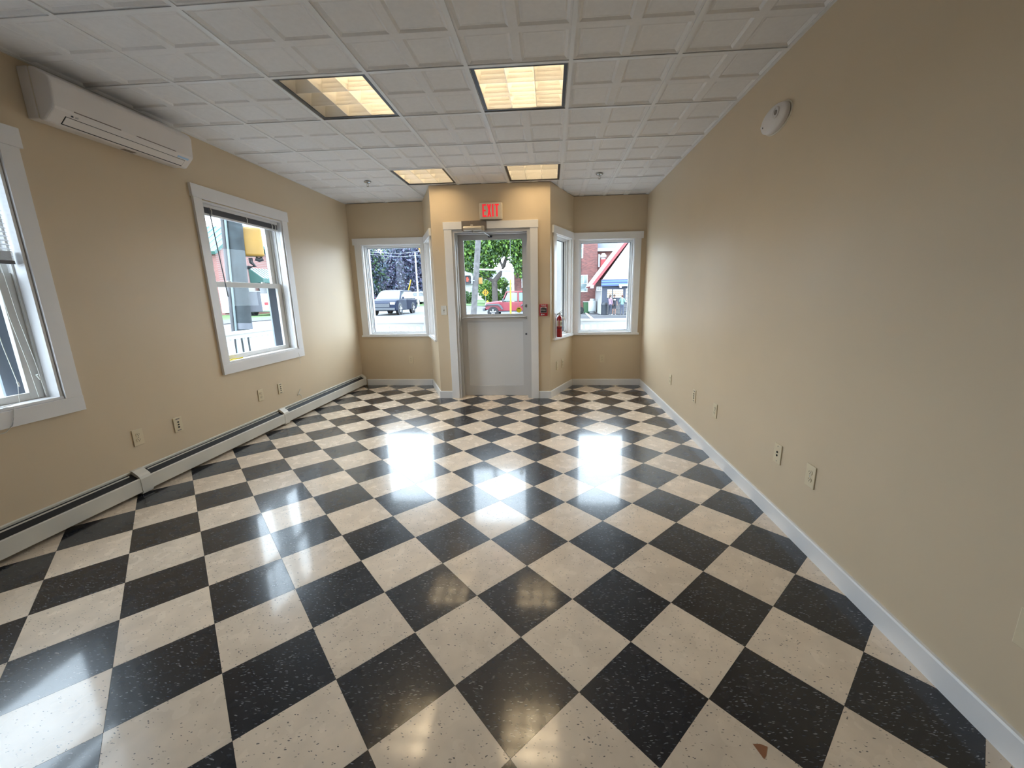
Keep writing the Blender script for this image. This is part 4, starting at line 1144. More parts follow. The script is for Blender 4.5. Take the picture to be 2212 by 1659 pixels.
tree('hedge_shrub', 'dark green hedge left of the leaning pole', base, [([base, base + Vector((0, 0, .8))], [.08, .04])], [(base.x - .5, base.y, base.z + .75, 1.1, .8, .85), (base.x + .4, base.y, base.z + .65, .8, .7, .75), (base.x - 1.6, base.y, base.z + .7, 1.0, .8, .8)], 3000, .11, ['leaf_dark', 'leaf_green'], 'shrub')
# left window: copper beech and its neighbours
Yb = 62.0
c = at(862, 660, y=Yb); base = Vector((c.x, c.y, gz(c.x, c.y)))
tree('copper_beech', 'huge purple-leaved tree filling the left picture window', base, [([base, at(862, 600, y=Yb)], [.6, .4])],
     [bl_(865, 585, 5, 4, 4.2, Yb), bl_(830, 612, 4.5, 3.5, 3.2, Yb - 1), bl_(895, 560, 3.8, 3.5, 3.4, Yb), bl_(860, 625, 6, 3.5, 2.6, Yb - 2), bl_(905, 610, 4.5, 3.5, 4.2, Yb), bl_(930, 590, 4, 3.5, 5, Yb), bl_(880, 543, 2.4, 2.2, 1.8, Yb), bl_(800, 625, 4, 3, 2.6, Yb - 1)], 20000, .26, ['leaf_purple', 'leaf_purple2', 'leaf_teal'])
Yg = 74.0
c = at(842, 650, y=Yg); base = Vector((c.x, c.y, gz(c.x, c.y)))
tree('green_tree', 'pale green tree rising behind the purple tree', base, [([base, at(842, 590, y=Yg)], [.4, .25])], [bl_(848, 565, 2.8, 3, 3.2, Yg), bl_(836, 592, 2.4, 2.5, 2.6, Yg), bl_(858, 540, 3.0, 3, 3, Yg), bl_(902, 540, 3.2, 3, 3, Yg), bl_(880, 522, 3.5, 3, 2.5, Yg)], 6000, .26, ['leaf_light', 'leaf_green'])
c = at(796, 650, y=52); base = Vector((c.x, c.y, gz(c.x, c.y)))
tree('dark_tree', 'dark bluish tree at the left edge of the left picture window', base, [([base, at(796, 590, y=52)], [.4, .25])], [bl_(796, 575, 2.2, 2.5, 2.2, 52), bl_(803, 568, 1.5, 1.5, 1.6, 52), bl_(786, 545, 1.8, 2, 2, 52), bl_(803, 598, 2.2, 2, 2.2, 52)], 5000, .22, ['leaf_teal', 'leaf_dark', 'leaf_purple'])

# ------------------------------------------------------------------ vehicles (local frame: +x forward, y left, z up)
def wheel(parent, x, y, r, w, spokes=5):
    s = 1 if y > 0 else -1
    b = B(); b.lathe([(r * .62, -w / 2), (r * .95, -w / 2), (r, -w / 2 + .03), (r, w / 2 - .03), (r * .95, w / 2), (r * .62, w / 2)], (x, y, r), 24, 'y'); ty = b.obj('tyre', 'tyre', parent, rel=False)
    b = B(); f = y + s * (w / 2 - .02)
    b.lathe([(r * .64, -.01), (r * .64, .01), (r * .55, .012), (r * .55, -.012)], (x, f, r), 24, 'y'); b.lathe([(r * .16, -.015), (r * .16, .02)], (x, f, r), 12, 'y')
    for k in range(spokes):
        a = 2 * pi * k / spokes + .3
        p0 = Vector((x + .1 * r * math.cos(a), f, r + .1 * r * math.sin(a))); p1 = Vector((x + .6 * r * math.cos(a), f, r + .6 * r * math.sin(a)))
        b.cyl(p0, p1, .05 * r / .38, .065 * r / .38, 8)
    b.obj('rim', 'rim', ty, rel=False)
def panels(parent, name, poly, ys, matn, th=.012, axis='y'):
    for y in ys:
        b = B(); b.prism(poly, y - th, y + th, axis); b.obj(name, matn, parent, rel=False)
def suv(label, loc, rz, paint, name='suv', k=1.0, cat='car', group=None):
    t = thing(name, label, cat, loc, rz, local=True, group=group)
    W = .95
    b = B(); b.prism([(-2.45, .42), (-2.5, .75), (-2.42, 1.05), (1.25, 1.10), (2.1, 1.0), (2.42, .82), (2.48, .45), (2.35, .30), (-2.3, .30)], -W, W, 'y'); b.obj('body', paint, t, .07, 3, rel=False)
    b = B(); b.add([(-2.40, -W + .04, 1.03), (1.30, -W + .04, 1.07), (.45, -W + .20, 1.66), (-.2, -W + .22, 1.73), (-1.95, -W + .22, 1.71), (-2.40, W - .04, 1.03), (1.30, W - .04, 1.07), (.45, W - .20, 1.66), (-.2, W - .22, 1.73), (-1.95, W - .22, 1.71)],
                   [(0, 1, 2, 3, 4)[::-1] if False else (0, 1, 2, 3, 4), (9, 8, 7, 6, 5), (0, 5, 6, 1), (1, 6, 7, 2), (2, 7, 8, 3), (3, 8, 9, 4), (4, 9, 5, 0)]); b.obj('cabin', paint, t, .04, 2, rel=False)
    # glass
    def side(x0, x1, x2, x3):
        for s in (-1, 1):
            y0, y1 = s * (W - .035), s * (W - .185)
            b = B(); b.add([(x0, y0, 1.12), (x1, y0, 1.12), (x2, y1, 1.60), (x3, y1, 1.60), (x0, y0 - s * .02, 1.12), (x1, y0 - s * .02, 1.12), (x2, y1 - s * .02, 1.60), (x3, y1 - s * .02, 1.60)],
                           [(0, 1, 2, 3), (7, 6, 5, 4), (0, 4, 5, 1), (1, 5, 6, 2), (2, 6, 7, 3), (3, 7, 4, 0)]); b.obj('side_window', 'car_glass', t, rel=False)
    side(-.35, 1.05, .42, -.3); side(-1.35, -.42, -.37, -1.3); side(-2.12, -1.42, -1.37, -1.85)
    b = B(); b.add([(1.27, -.84, 1.10), (1.27, .84, 1.10), (.50, .70, 1.645), (.50, -.70, 1.645), (1.25, -.84, 1.08), (1.25, .84, 1.08), (.48, .70, 1.63), (.48, -.70, 1.63)], [(0, 1, 2, 3), (7, 6, 5, 4), (0, 4, 5, 1), (1, 5, 6, 2), (2, 6, 7, 3), (3, 7, 4, 0)]); b.obj('windscreen', 'car_glass', t, rel=False)
    b = B(); b.box(2.44, 2.50, -.55, .55, .55, .80); b.obj('grille', 'car_trim', t, rel=False)
    b = B(); b.box(2.40, 2.52, -.9, .9, .34, .50); b.obj('bumper', 'car_trim', t, .03, rel=False)
    for s in (-1, 1):
        b = B(); b.box(2.22, 2.46, s * .90, s * .58, .72, .88); b.obj('headlamp', 'lamp_clear', t, .02, rel=False)
        b = B(); b.box(.98, 1.12, s * .97, s * 1.12, 1.10, 1.24); b.obj('mirror', paint, t, .03, rel=False)
        b = B(); b.box(-2.52, -2.44, s * .9, s * .65, .85, 1.05); b.obj('tail_lamp', 'alarm_red', t, rel=False)
        for x in (-1.45, 1.5):
            b = B(); b.lathe([(.46, -.02), (.46, .02)], (x, s * (W - .01), .38), 20, 'y'); b.obj('wheel_arch', 'car_trim', t, rel=False)
            wheel(t, x, s * (W - .10), .38, .25)
    t.scale = (k, k, k)
    return t
p = at(834.5, 680.8, y=26.2)
suv('dark blue car facing the camera through the left picture window', (-11.35, 28.0, gz(-11.35, 28.0)), -pi / 2 + .03, 'car_navy')
for px, lab, k in ((858, 'white parked car directly behind the dark blue car', 46), (893, 'white parked car to the right of the leaning yellow guard', 54), (926, 'white parked car beyond the slim grey pole', 50)):
    c = at(px, 655, y=k)
    suv(lab, (c.x, k, gz(c.x, k)), .1, 'car_white', 'parked_car', .9, group='white parked cars')
c = at(577, 662, x=-21.6)
suv('white car parked before the green-roofed brick shop', (-21.6, c.y + .9, gz(-21.6, c.y)), pi / 2 + .1, 'car_white', 'parked_car', .95)

# red off-road car, heading left
jx = at(1065.5, 676.3, y=27).x
J = thing('red_jeep', 'dark red off-road car parked across the street, seen through the door', 'car', (jx + 1.25, 27.9, gz(jx + 1.2, 27)), pi + .02, local=True)
W = .80
b = B(); b.prism([(-1.95, .55), (-1.95, 1.10), (.62, 1.12), (.75, 1.15), (1.72, 1.06), (1.82, .98), (1.82, .62), (1.3, .60), (1.2, .5), (-1.2, .5)], -W + .04, W - .04, 'y'); b.obj('tub', 'car_red', J, .03, rel=False)
b = B(); b.prism([(.68, 1.13), (.80, 1.20), (1.72, 1.10), (1.78, 1.02), (1.70, .95), (.7, .95)], -.66, .66, 'y'); b.obj('bonnet', 'car_red', J, .03, rel=False)
b = B(); b.prism([(-1.93, 1.10), (-1.88, 1.82), (-1.80, 1.86), (.30, 1.84), (.36, 1.80), (.66, 1.14), (.58, 1.14), (.30, 1.76), (-1.80, 1.76), (-1.84, 1.10)], -W + .06, W - .06, 'y'); b.obj('roof', 'car_red', J, .01, rel=False)
for x0, x1, x2, x3 in ((-.42, .50, .24, -.42), (-1.18, -.56, -.56, -1.18), (-1.78, -1.32, -1.32, -1.76)):
    for s in (-1, 1):
        b = B(); b.prism([(x0, 1.17), (x1, 1.17), (x2, 1.74), (x3, 1.74)], s * (W - .08), s * (W - .10), 'y'); b.obj('side_window', 'glass_pale', J, rel=False)
for x0, x1 in ((-.54, -.44), (-1.30, -1.20)):
    for s in (-1, 1):
        b = B(); b.box(x0, x1, s * (W - .06), s * (W - .12), 1.12, 1.76); b.obj('door_pillar', 'car_red', J, rel=False)
for s in (-1, 1):
    b = B(); b.box(-.48, -.465, s * (W - .04), s * (W - .028), .6, 1.12); b.obj('door_gap', 'car_trim', J, rel=False)
    b = B(); b.box(-.40, -.24, s * (W - .04), s * (W - .01), .98, 1.02); b.obj('door_handle', 'car_red', J, rel=False)
    for x, sh in ((1.28, 1), (-1.25, 1)):
        b = B(); b.prism([(x - .72, .62), (x - .60, .86), (x - .40, 1.0), (x + .38, 1.0), (x + .56, .90), (x + .58, .80), (x + .40, .90), (x - .34, .90), (x - .50, .78), (x - .60, .60)], s * (W - .05), s * (W + .14), 'y'); b.obj('fender_flare', 'car_trim', J, .015, rel=False)
        wheel(J, x, s * (W - .06), .40, .26)
    b = B(); b.cyl((1.80, s * .48, .92), (1.86, s * .48, .92), .11, None, 16); b.obj('headlamp', 'lamp_clear', J, rel=False)
    b = B(); b.box(.50, .60, s * (W + .02), s * (W + .20), 1.15, 1.36); b.obj('mirror', 'car_trim', J, .02, rel=False)
    b = B(); b.cyl((-1.1, s * (W - .02), .46), (1.0, s * (W - .02), .46), .04, None, 10); b.obj('side_step', 'car_trim', J, rel=False)
b = B(); b.box(1.78, 1.84, -.52, .52, .68, 1.06); b.obj('grille', 'car_red', J, .01, rel=False)
b = B(); b.box(1.86, 2.02, -.80, .80, .52, .70); b.obj('front_bumper', 'car_trim', J, .03, rel=False)
b = B(); b.lathe([(.39, -.11), (.39, .11)], (-2.06, 0, 1.0), 20, 'x'); b.obj('spare_wheel', 'tyre', J, rel=False)
b = B(); b.box(-2.05, -1.95, -.75, .75, .50, .68); b.obj('rear_bumper', 'car_trim', J, .02, rel=False)

# ------------------------------------------------------------------ buildings
def win(parent, x0, x1, y, z0, z1, pane, bars=1, fw=.10, dpt=.06):
    """window on a wall facing -y: frame part with pane sub-part"""
    b = B(); b.box(x0 - fw, x0, y - dpt, y, z0 - fw, z1 + fw); b.box(x1, x1 + fw, y - dpt, y, z0 - fw, z1 + fw); b.box(x0, x1, y - dpt, y, z1, z1 + fw); b.box(x0, x1, y - dpt, y, z0 - fw, z0)
    b.box(x0, x1, y - dpt * .8, y, (z0 + z1) / 2 - .03, (z0 + z1) / 2 + .03)
    for k in range(1, bars + 1):
        x = x0 + (x1 - x0) * k / (bars + 1); b.box(x - .015, x + .015, y - dpt * .6, y, (z0 + z1) / 2, z1)
    f = b.obj('window', 'wall_white', parent)
    b = B(); b.box(x0, x1, y - .02, y - .005, z0, z1); b.obj('pane', pane, f)
YBk = 41.0
zb = -.5
br = thing('brick_house', 'red brick house with white window beyond the parking lot', 'building', (0, YBk, zb))
xa = at(1110.6, 600, y=YBk).x; xb = at(1290.5, 560, y=YBk).x
b = B(); b.box(xa, xb, YBk, YBk + 12, zb, 7.4); b.obj('wall', 'brick_red', br)
b = B(); b.prism([(xa - .5, 7.4), (xb + .5, 7.4), (xb - 2.5, 10.2), (xa + 2.5, 10.2)], YBk - .4, YBk + 12.4, 'y'); b.obj('roof', 'roof_grey', br)
p0 = at(1252, 632, y=YBk); p1 = at(1268, 596, y=YBk)
win(br, p1.x - 1.0, p1.x - .02, YBk, p0.z + .15, p1.z, 'glass_pale', 2)
win(br, xa + .85, xa + 1.75, YBk, 2.2, 4.0, 'glass_pale', 1)
for wx in (xa + .85, xa + 3.4, xa + 6.0): win(br, wx, wx + .9, YBk, 5.0, 6.7, 'glass_pale', 1)
win(br, xa + 3.4, xa + 4.3, YBk, 1.4, 3.2, 'glass_pale', 1)
# rear wing to the right with grey roof, white cornice, downspout
xw = at(1352, 540, y=YBk + 3).x
wz = at(1310, 541, y=YBk + 3).z
b = B(); b.box(xb, xw + 3, YBk + 3, YBk + 12, zb, wz); b.obj('wing_wall', 'brick_red', br)
b = B(); b.box(xb, xw + 3.2, YBk + 2.7, YBk + 3, wz - .1, wz + .22); b.obj('cornice', 'wall_white', br)
b = B(); b.add([(xb, YBk + 2.7, wz + .22), (xw + 3.2, YBk + 2.7, wz + .22), (xw + 3.2, YBk + 7.5, wz + 3.4), (xb, YBk + 7.5, wz + 3.4), (xb, YBk + 7.5, wz + .2), (xw + 3.2, YBk + 7.5, wz + .2)], [(0, 1, 2, 3), (0, 3, 4), (1, 5, 2), (3, 2, 5, 4), (0, 4, 5, 1)]); b.obj('wing_roof', 'roof_grey', br)
p0 = at(1294.5, 549, y=YBk + 2.6); p1 = at(1294.5, 577, y=YBk + 2.6)
b = B(); b.box(p0.x - .10, p0.x + .10, p0.y, p0.y + .1, p1.z, p0.z); b.obj('downspout', 'wall_white', br)
# red chimney stack with white vent
rc = thing('red_duct', 'bright red duct topped by a white vent behind the red roof', 'duct', tuple(at(1304, 585, y=40.0)))
p0 = at(1298, 590, y=40); p1 = at(1311.5, 560, y=40)
b = B(); b.box(p0.x, p1.x, 40, 40.6, -.4, p1.z); b.obj('stack', 'roof_red', rc)
p2 = at(1304.5, 543, y=40)
b = B(); b.lathe([(.22, 0), (.22, .18), (.30, .2), (.30, .42), (.22, .45), (.14, .60)], (p2.x, 40.3, p1.z), 16); b.obj('vent_cap', 'wall_white', rc)

# red roofed snack stand
YR = 34.6
def rp(px, py, y=YR): return at(px, py, y=y)
gl = -.42
xl = rp(1299.5, 660).x; xr = 12.5
eave = rp(1280, 620, YR - .6); ap = rp(1353.8, 524, YR - .6)
slope = (ap.z - eave.z) / (ap.x - eave.x)
xm = xl + 4.4; zap = eave.z + slope * (xm - eave.x); xe2 = 2 * xm - eave.x
zf = rp(1320, 603.5).z
st_ = thing('snack_stand', 'snack stand with steep red roof, white gable and dark front', 'building', (xl, YR, gl))
b = B(); b.box(xl, xr, YR, YR + 4.6, gl + .95, zf); b.obj('front_wall', 'wall_navy', st_)
b = B(); b.box(xl - .03, xr + .03, YR - .05, YR + 4.63, gl, gl + .95); b.obj('stone_base', 'stone_grey', st_)
b = B(); b.box(xl - .06, xl, YR + .05, YR + 4.6, gl + .02, zf); b.obj('side_wall', 'wall_white', st_)
b = B(); b.prism([(xl, zf), (xe2 - (xl - eave.x), zf), (xm, zap - .1)], YR - .02, YR + 4.5, 'y'); b.obj('gable', 'wall_white', st_)
ps_ = rp(1320, 610.5)
b = B(); b.box(xl - .12, xr + .1, YR - .30, YR, ps_.z - .30, zf - .02); fa_ = b.obj('fascia', 'fascia_blue', st_)
for z in (zf - .16, ps_.z - .12):
    b = B(); b.box(xl - .1, xr + .1, YR - .32, YR - .30, z - .035, z + .035); b.obj('fascia_stripe', 'fascia_line', fa_)
for sgn in (1, -1):
    def X(x): return x if sgn == 1 else 2 * xm - x
    b = B()
    for yy in (0,):
        n_ = Vector((-slope, 1)).normalized() * .12
        prof_ = [(eave.x, eave.z), (xm, zap), (xm + 0, zap + .2), (eave.x + n_.x, eave.z + n_.y)]
        b.prism([(X(x), z) for x, z in prof_], YR - .55, YR + 5.0, 'y')
    ro = b.obj('roof_slope', 'roof_red', st_)
    for k in range(6):
        y0 = YR - .3 + k * .95
        b = B(); e0 = Vector((eave.x + n_.x, eave.z + n_.y)); e1 = Vector((xm, zap + .2)); nn = n_.normalized() * .06
        b.prism([(X(e0.x), e0.y), (X(e1.x), e1.y), (X(e1.x + nn.x), e1.y + nn.y), (X(e0.x + nn.x), e0.y + nn.y)], y0, y0 + .22, 'y'); b.obj('roof_batten', 'wall_white', ro)
    b = B(); b.prism([(X(eave.x - .05), eave.z - .12), (X(xm), zap - .14), (X(xm), zap + .22), (X(eave.x - .12), eave.z + .14)], YR - .66, YR - .55, 'y'); b.obj('rake_board', 'roof_red', st_)
c = rp(1278.5, 619, YR - .6)
b = B(); b.box(c.x - .14, c.x + .14, c.y - .2, c.y + .1, c.z - .14, c.z + .16); b.obj('eave_floodlight', 'galv', st_)
c = rp(1294, 623)
b = B(); b.box(c.x - .22, c.x + .25, YR - .06, YR, c.z - .2, c.z + .15); vt = b.obj('vent_grille', 'wall_white', st_)
for i in range(2):
    for j in range(2):
        b = B(); b.box(c.x - .16 + i * .2, c.x + .0 + i * .2, YR - .07, YR - .06, c.z - .14 + j * .13, c.z - .04 + j * .13); b.obj('vent_slot', 'glass_dark', vt)
for k, (pa_, pb_) in enumerate(((1311.2, 1321.8), (1323.2, 1346))):
    m0 = rp(pa_, 643); m1 = rp(pb_, 625)
    b = B(); b.box(m0.x, m1.x, YR - .06, YR, m0.z, m1.z); mb = b.obj('menu_board', 'menu_white', st_)
    b = B(); nx = 3 if k == 0 else 6
    for i in range(nx):
        for j in range(3):
            x = m0.x + (m1.x - m0.x) * (i + .5) / nx; z = m1.z - (m1.z - m0.z) * (.28 + .25 * j)
            b.box(x - .05, x + .05, YR - .065, YR - .06, z - .025, z + .03)
    b.obj('menu_pictures', 'menu_orange', mb)
w0 = rp(1350.5, 653.5); w1 = rp(1358.5, 623)
for z0, z1 in ((w0.z + .62, w1.z - .08), (w0.z + .08, w0.z + .46)):
    win(st_, w0.x + .08, w0.x + .9, YR, z0, z1, 'glass_dark' if z1 > 1 else 'glass_pale', 0, .07)
c0 = rp(1336, 616.2); c1 = rp(1359, 616.2)
b = B(); b.box(c0.x, c1.x + .6, YR - .35, YR - .2, c0.z - .09, c0.z + .06); b.box(c0.x + .05, c0.x + .22, YR - .35, YR - .2, c0.z - .22, c0.z - .09); b.obj('service_light', 'wall_white', st_)
c0 = rp(1305, 615.5)
b = B(); b.ball((c0.x, YR - .08, c0.z), .05, .06, .05, 8, 6); b.obj('globe_lamp', 'wall_white', st_)
b = B(); b.box(xl + 3.2, xl + 5.2, YR - .7, YR - .35, gl + .42, gl + .47)
for x in (xl + 3.3, xl + 5.05): b.box(x, x + .08, YR - .65, YR - .4, gl, gl + .42)
tag(b.obj('bench', 'stone_grey'), 'low dark bench beside the snack stand wall', 'bench')
# bins, tank, motorbike, painted lines
c = rp(1304.5, 678, YR - .5)
tb = thing('trash_can', 'dark trash can at the corner of the snack stand', 'trash can', (c.x, YR - .6, -.38))
b = B(); b.lathe([(.24, 0), (.27, .75), (.28, .80)], (c.x, YR - .6, -.38), 20); b.obj('drum', 'bin_dark', tb)
b = B(); b.lathe([(.29, .80), (.29, .85), (.22, 1.02), (.08, 1.08)], (c.x, YR - .6, -.38), 20); b.obj('lid', 'bin_dark', tb)
b = B(); b.box(c.x + .02, c.x + .22, YR - .92, YR - .8, .46, .60); b.obj('flap', 'black', tb)
c = at(1279.5, 668, y=37.5)
tk = thing('propane_tank', 'white upright propane tank before the brick house', 'tank', (c.x, 37.5, -.38))
b = B(); b.lathe([(.26, 0), (.26, .10), (.36, .12), (.39, .22), (.39, 1.02), (.34, 1.12), (.20, 1.17)], (c.x, 37.5, -.38), 24); b.obj('vessel', 'tank_white', tk)
b = B(); b.lathe([(.22, 1.15), (.24, 1.16), (.24, 1.32), (.22, 1.32)], (c.x, 37.5, -.38), 20); b.obj('collar', 'tank_white', tk)
b = B(); b.cyl((c.x, 37.5, .76), (c.x, 37.5, .92), .05, None, 10); b.obj('valve', 'galv', tk)
c = at(1267, 665, y=38.4)
gb = thing('green_bin', 'green bin between the tank and the motorbike', 'bin', (c.x, 38.4, -.38))
b = B(); b.prism([(c.x - .26, -.38), (c.x + .26, -.38), (c.x + .31, .62), (c.x - .31, .62)], 38.1, 38.7, 'y'); b.obj('body', 'bin_green', gb, .03)
b = B(); b.box(c.x - .34, c.x + .34, 38.05, 38.75, .62, .69); b.obj('lid', 'tank_white', gb, .02)
c = at(1255.5, 671, y=35.5)
mo = thing('motorbike', 'motorbike cut off by the left edge of the right picture window', 'motorbike', (c.x - .75, 35.5, -.385), .25, local=True)
for x in (-.72, .72):
    b = B(); b.lathe([(.22, -.05), (.31, -.05), (.33, 0), (.31, .05), (.22, .05)], (x, 0, .33), 24, 'y'); b.obj('tyre', 'tyre', mo, rel=False)
    b = B(); b.lathe([(.22, -.02), (.22, .02)], (x, 0, .33), 20, 'y'); b.obj('wheel_disc', 'rim', mo, rel=False)
b = B(); b.prism([(-.45, .35), (.40, .32), (.50, .62), (.35, .85), (-.05, .82), (-.5, .70)], -.14, .14, 'y'); b.obj('engine_body', 'car_trim', mo, .03, rel=False)
b = B(); b.prism([(-.95, .80), (-.85, .92), (-.1, .84), (-.1, .76), (-.6, .72)], -.12, .12, 'y'); b.obj('saddle', 'black', mo, .02, rel=False)
b = B(); b.prism([(-.1, .82), (.1, 1.0), (.42, .98), (.5, .82)], -.14, .14, 'y'); b.obj('fuel_tank', 'wall_white', mo, .03, rel=False)
for s in (-.09, .09):
    b = B(); b.tube([(.72, s, .33), (.50, s, .85), (.42, s, 1.08)], .025, 8); b.obj('fork', 'steel', mo, rel=False)
b = B(); b.tube([(.28, -.38, 1.08), (.42, -.15, 1.12), (.42, .15, 1.12), (.28, .38, 1.08)], .018, 8); b.obj('handlebar', 'black', mo, rel=False)
b = B(); b.ball((.58, 0, .98), .10, .12, .12, 12, 8); b.obj('headlamp', 'lamp_clear', mo, rel=False)
l0 = at(1263.5, 674, z=-.388); l1 = at(1279, 688, z=-.388)
def strip(p, q, w, label):
    d_ = Vector((q.x - p.x, q.y - p.y)).normalized(); n_ = Vector((-d_.y, d_.x)) * w
    b = B(); vs = []
    for i in range(9):
        f = i / 8; x = p.x + (q.x - p.x) * f; y = p.y + (q.y - p.y) * f
        for s in (-1, 1):
            vs.append((x + n_.x * s, y + n_.y * s, ground(x + n_.x * s, y + n_.y * s) + .018))
    b.add(vs, [(2 * i, 2 * i + 2, 2 * i + 3, 2 * i + 1) for i in range(8)])
    tag(b.obj('parking_line', 'paint_line'), label, 'painted line', kind='structure')
strip(l0, l1, .09, 'white painted parking line running toward the tank')
strip(Vector((1.6, 32.5, 0)), Vector((9, 32.0, 0)), .06, 'thin white painted line in front of the snack stand')
strip(Vector((1.6, 35.2, 0)), Vector((4.2, 34.2, 0)), .05, 'thin white painted line left of the snack stand')

# white house behind the tree
hx = at(1090, 610, y=66)
hs = thing('white_house', 'white house with a grey roof behind the street tree', 'building', (hx.x, 66, gz(hx.x, 66)))
g = gz(hx.x, 66); ze = at(1090, 612, y=66).z
b = B(); b.box(hx.x - 9.5, hx.x + 4, 66, 74, g, ze); b.obj('wall', 'wall_white', hs)
b = B(); b.add([(hx.x - 10, 65.6, ze), (hx.x + 4.4, 65.6, ze), (hx.x + 4.4, 70, ze + 2.6), (hx.x - 10, 70, ze + 2.6), (hx.x + 4.4, 74.4, ze), (hx.x - 10, 74.4, ze)], [(0, 1, 2, 3), (1, 4, 2), (0, 3, 5), (3, 2, 4, 5), (0, 5, 4, 1)]); b.obj('roof', 'roof_grey', hs)
for k in range(4): win(hs, hx.x - 8.6 + k * 3, hx.x - 7.6 + k * 3, 66, g + 1.0, g + 2.2, 'glass_pale', 1, .08)

# ------------------------------------------------------------------ left side: shop, big pole, signal, meter box
XS = -26.0
def sp(px, py, x=XS): return at(px, py, x=x)
yc = sp(464, 543).y; zc = sp(464, 543).z; slope2 = (sp(486.7, 522.5).z - zc) / (sp(486.7, 522.5).y - yc)
hw = 3.1; g = gz(XS, yc)
sh = thing('brick_shop', 'rose brick shop with green metal roof seen through the left sash window', 'building', (XS, yc, g))
b = B(); b.prism([(yc, g), (yc + 2 * hw, g), (yc + 2 * hw, zc), (yc + hw, zc + hw * slope2), (yc, zc)], XS - 11, XS, 'x'); b.obj('gable_wall', 'brick_rose', sh)
for s in (1, -1):
    def Yf(y): return y if s == 1 else 2 * (yc + hw) - y
    b = B(); b.prism([(Yf(yc - .35), zc - .35 * slope2), (Yf(yc + hw), zc + hw * slope2), (Yf(yc + hw), zc + hw * slope2 + .22), (Yf(yc - .45), zc - .25 * slope2 + .15)], XS - 11.2, XS + .35, 'x'); ro = b.obj('roof_slope', 'roof_green', sh)
    for k in range(18):
        x = XS - 11 + k * .63
        b = B(); b.prism([(Yf(yc - .40), zc - .3 * slope2 + .15), (Yf(yc + hw), zc + hw * slope2 + .2), (Yf(yc + hw), zc + hw * slope2 + .28), (Yf(yc - .40), zc - .3 * slope2 + .23)], x, x + .05, 'x'); b.obj('roof_seam', 'fascia_line', ro)
yw = yc + 2 * hw
zt = sp(574, 556).z
b = B(); b.box(XS - 11, XS - .6, yw, yw + 14, g, zt); b.obj('wing_wall', 'brick_rose', sh)
b = B(); b.add([(XS - .2, yw, zt), (XS - .2, yw + 14.4, zt), (XS - 5.5, yw + 14.4, zt + 2.6), (XS - 5.5, yw, zt + 2.6), (XS - 11, yw, zt), (XS - 11, yw + 14.4, zt)], [(0, 1, 2, 3), (3, 2, 5, 4), (0, 3, 4), (1, 5, 2), (0, 4, 5, 1)]); b.obj('wing_roof', 'roof_green', sh)
y0 = sp(543, 590).y - .3; y1 = y0 + 6.5; za = sp(560, 581).z; zb2 = sp(560, 603).z
b = B(); b.add([(XS + .0, y0, za), (XS + .0, y1, za), (XS + 1.2, y1, zb2), (XS + 1.2, y0, zb2), (XS + .0, y0, zb2 - .35), (XS + .0, y1, zb2 - .35), (XS + 1.2, y1, zb2 - .35), (XS + 1.2, y0, zb2 - .35)],
               [(0, 3, 2, 1), (3, 7, 6, 2), (0, 4, 7, 3), (1, 2, 6, 5), (4, 5, 6, 7), (0, 1, 5, 4)]); aw = b.obj('awning', 'roof_green', sh)
for k in range(16):
    y = y0 + .1 + k * .4
    b = B(); b.add([(XS + .0, y, za + .01), (XS + .0, y + .12, za + .01), (XS + 1.2, y + .12, zb2 + .01), (XS + 1.2, y, zb2 + .01), (XS + .0, y, za + .06), (XS + .0, y + .12, za + .06), (XS + 1.2, y + .12, zb2 + .06), (XS + 1.2, y, zb2 + .06)], [(4, 7, 6, 5), (0, 3, 7, 4), (1, 5, 6, 2), (2, 6, 7, 3), (0, 4, 5, 1), (0, 1, 2, 3)]); b.obj('awning_rib', 'wall_white', aw)
zs = 2.75
def shop_part(nm, y0, y1, z0, z1, x, mt, th=.08):
    b = B(); b.box(x, x + th, y0, y1, z0, z1); return b.obj(nm, mt, sh)
shop_part('storefront_glass', yc + 1.3, yc + 3.6, g + .3, zs, XS + .01, 'glass_dark')
shop_part('white_door', yc - .3, yc + 1.1, g + .2, zs, XS + .01, 'wall_white')
shop_part('storefront_glass', yc + 4.2, yc + 2 * hw + 6, g + .5, zs, XS + .02, 'glass_dark')
for y in (yc + 5.3, yc + 7.4): shop_part('pier', y, y + .45, g, zs + .2, XS + .05, 'brick_rose', .2)
shop_part('window_notice', yc + 8.3, yc + 8.6, g + 1.5, g + 2.1, XS + .11, 'wall_white', .02)
b = B(); b.box(XS + 1.5, XS + 2.3, yc + .0, yc + 2.0, g, g + .7); b.obj('planter', 'brick_rose', sh)

# big pole
xp = -7.0
c0 = at(507.5, 488, x=xp); c1 = at(533, 754, x=xp)
g = gz(xp, c1.y); dd = (c0 - c1) / (c0.z - c1.z); base = c1 + dd * (g - c1.z); top_ = base + dd * 9
bp_ = thing('utility_pole', 'thick dark wooden utility pole outside the left sash window', 'utility pole', tuple(base))
b = B(); b.tube([base, base + dd * 4, top_], [.155, .145, .125], 18); b.obj('shaft', 'pole_dark', bp_)
v = Vector((c0.x - CAM.x, c0.y - CAM.y, 0)).normalized(); lf = Vector((-v.y, v.x, 0))
o1 = base + lf * .165 - v * .08; b = B(); b.tube([o1, o1 + dd * 6], .025, 10); b.obj('conduit', 'conduit', bp_)
o2 = base + lf * .22 - v * .02; b = B(); b.tube([o2, o2 + dd * 6], [.04, .04], 8); b.obj('moulding_strip', 'pole_strip', bp_)
o3 = base + dd * .45; b = B(); b.tube([o3, o3 + dd * .08], .159, 18); b.obj('red_tape', 'tape_red', bp_)
o3 = base + dd * .62; b = B(); b.tube([o3, o3 + dd * .14], .158, 18); b.obj('metal_band', 'box_grey', bp_)
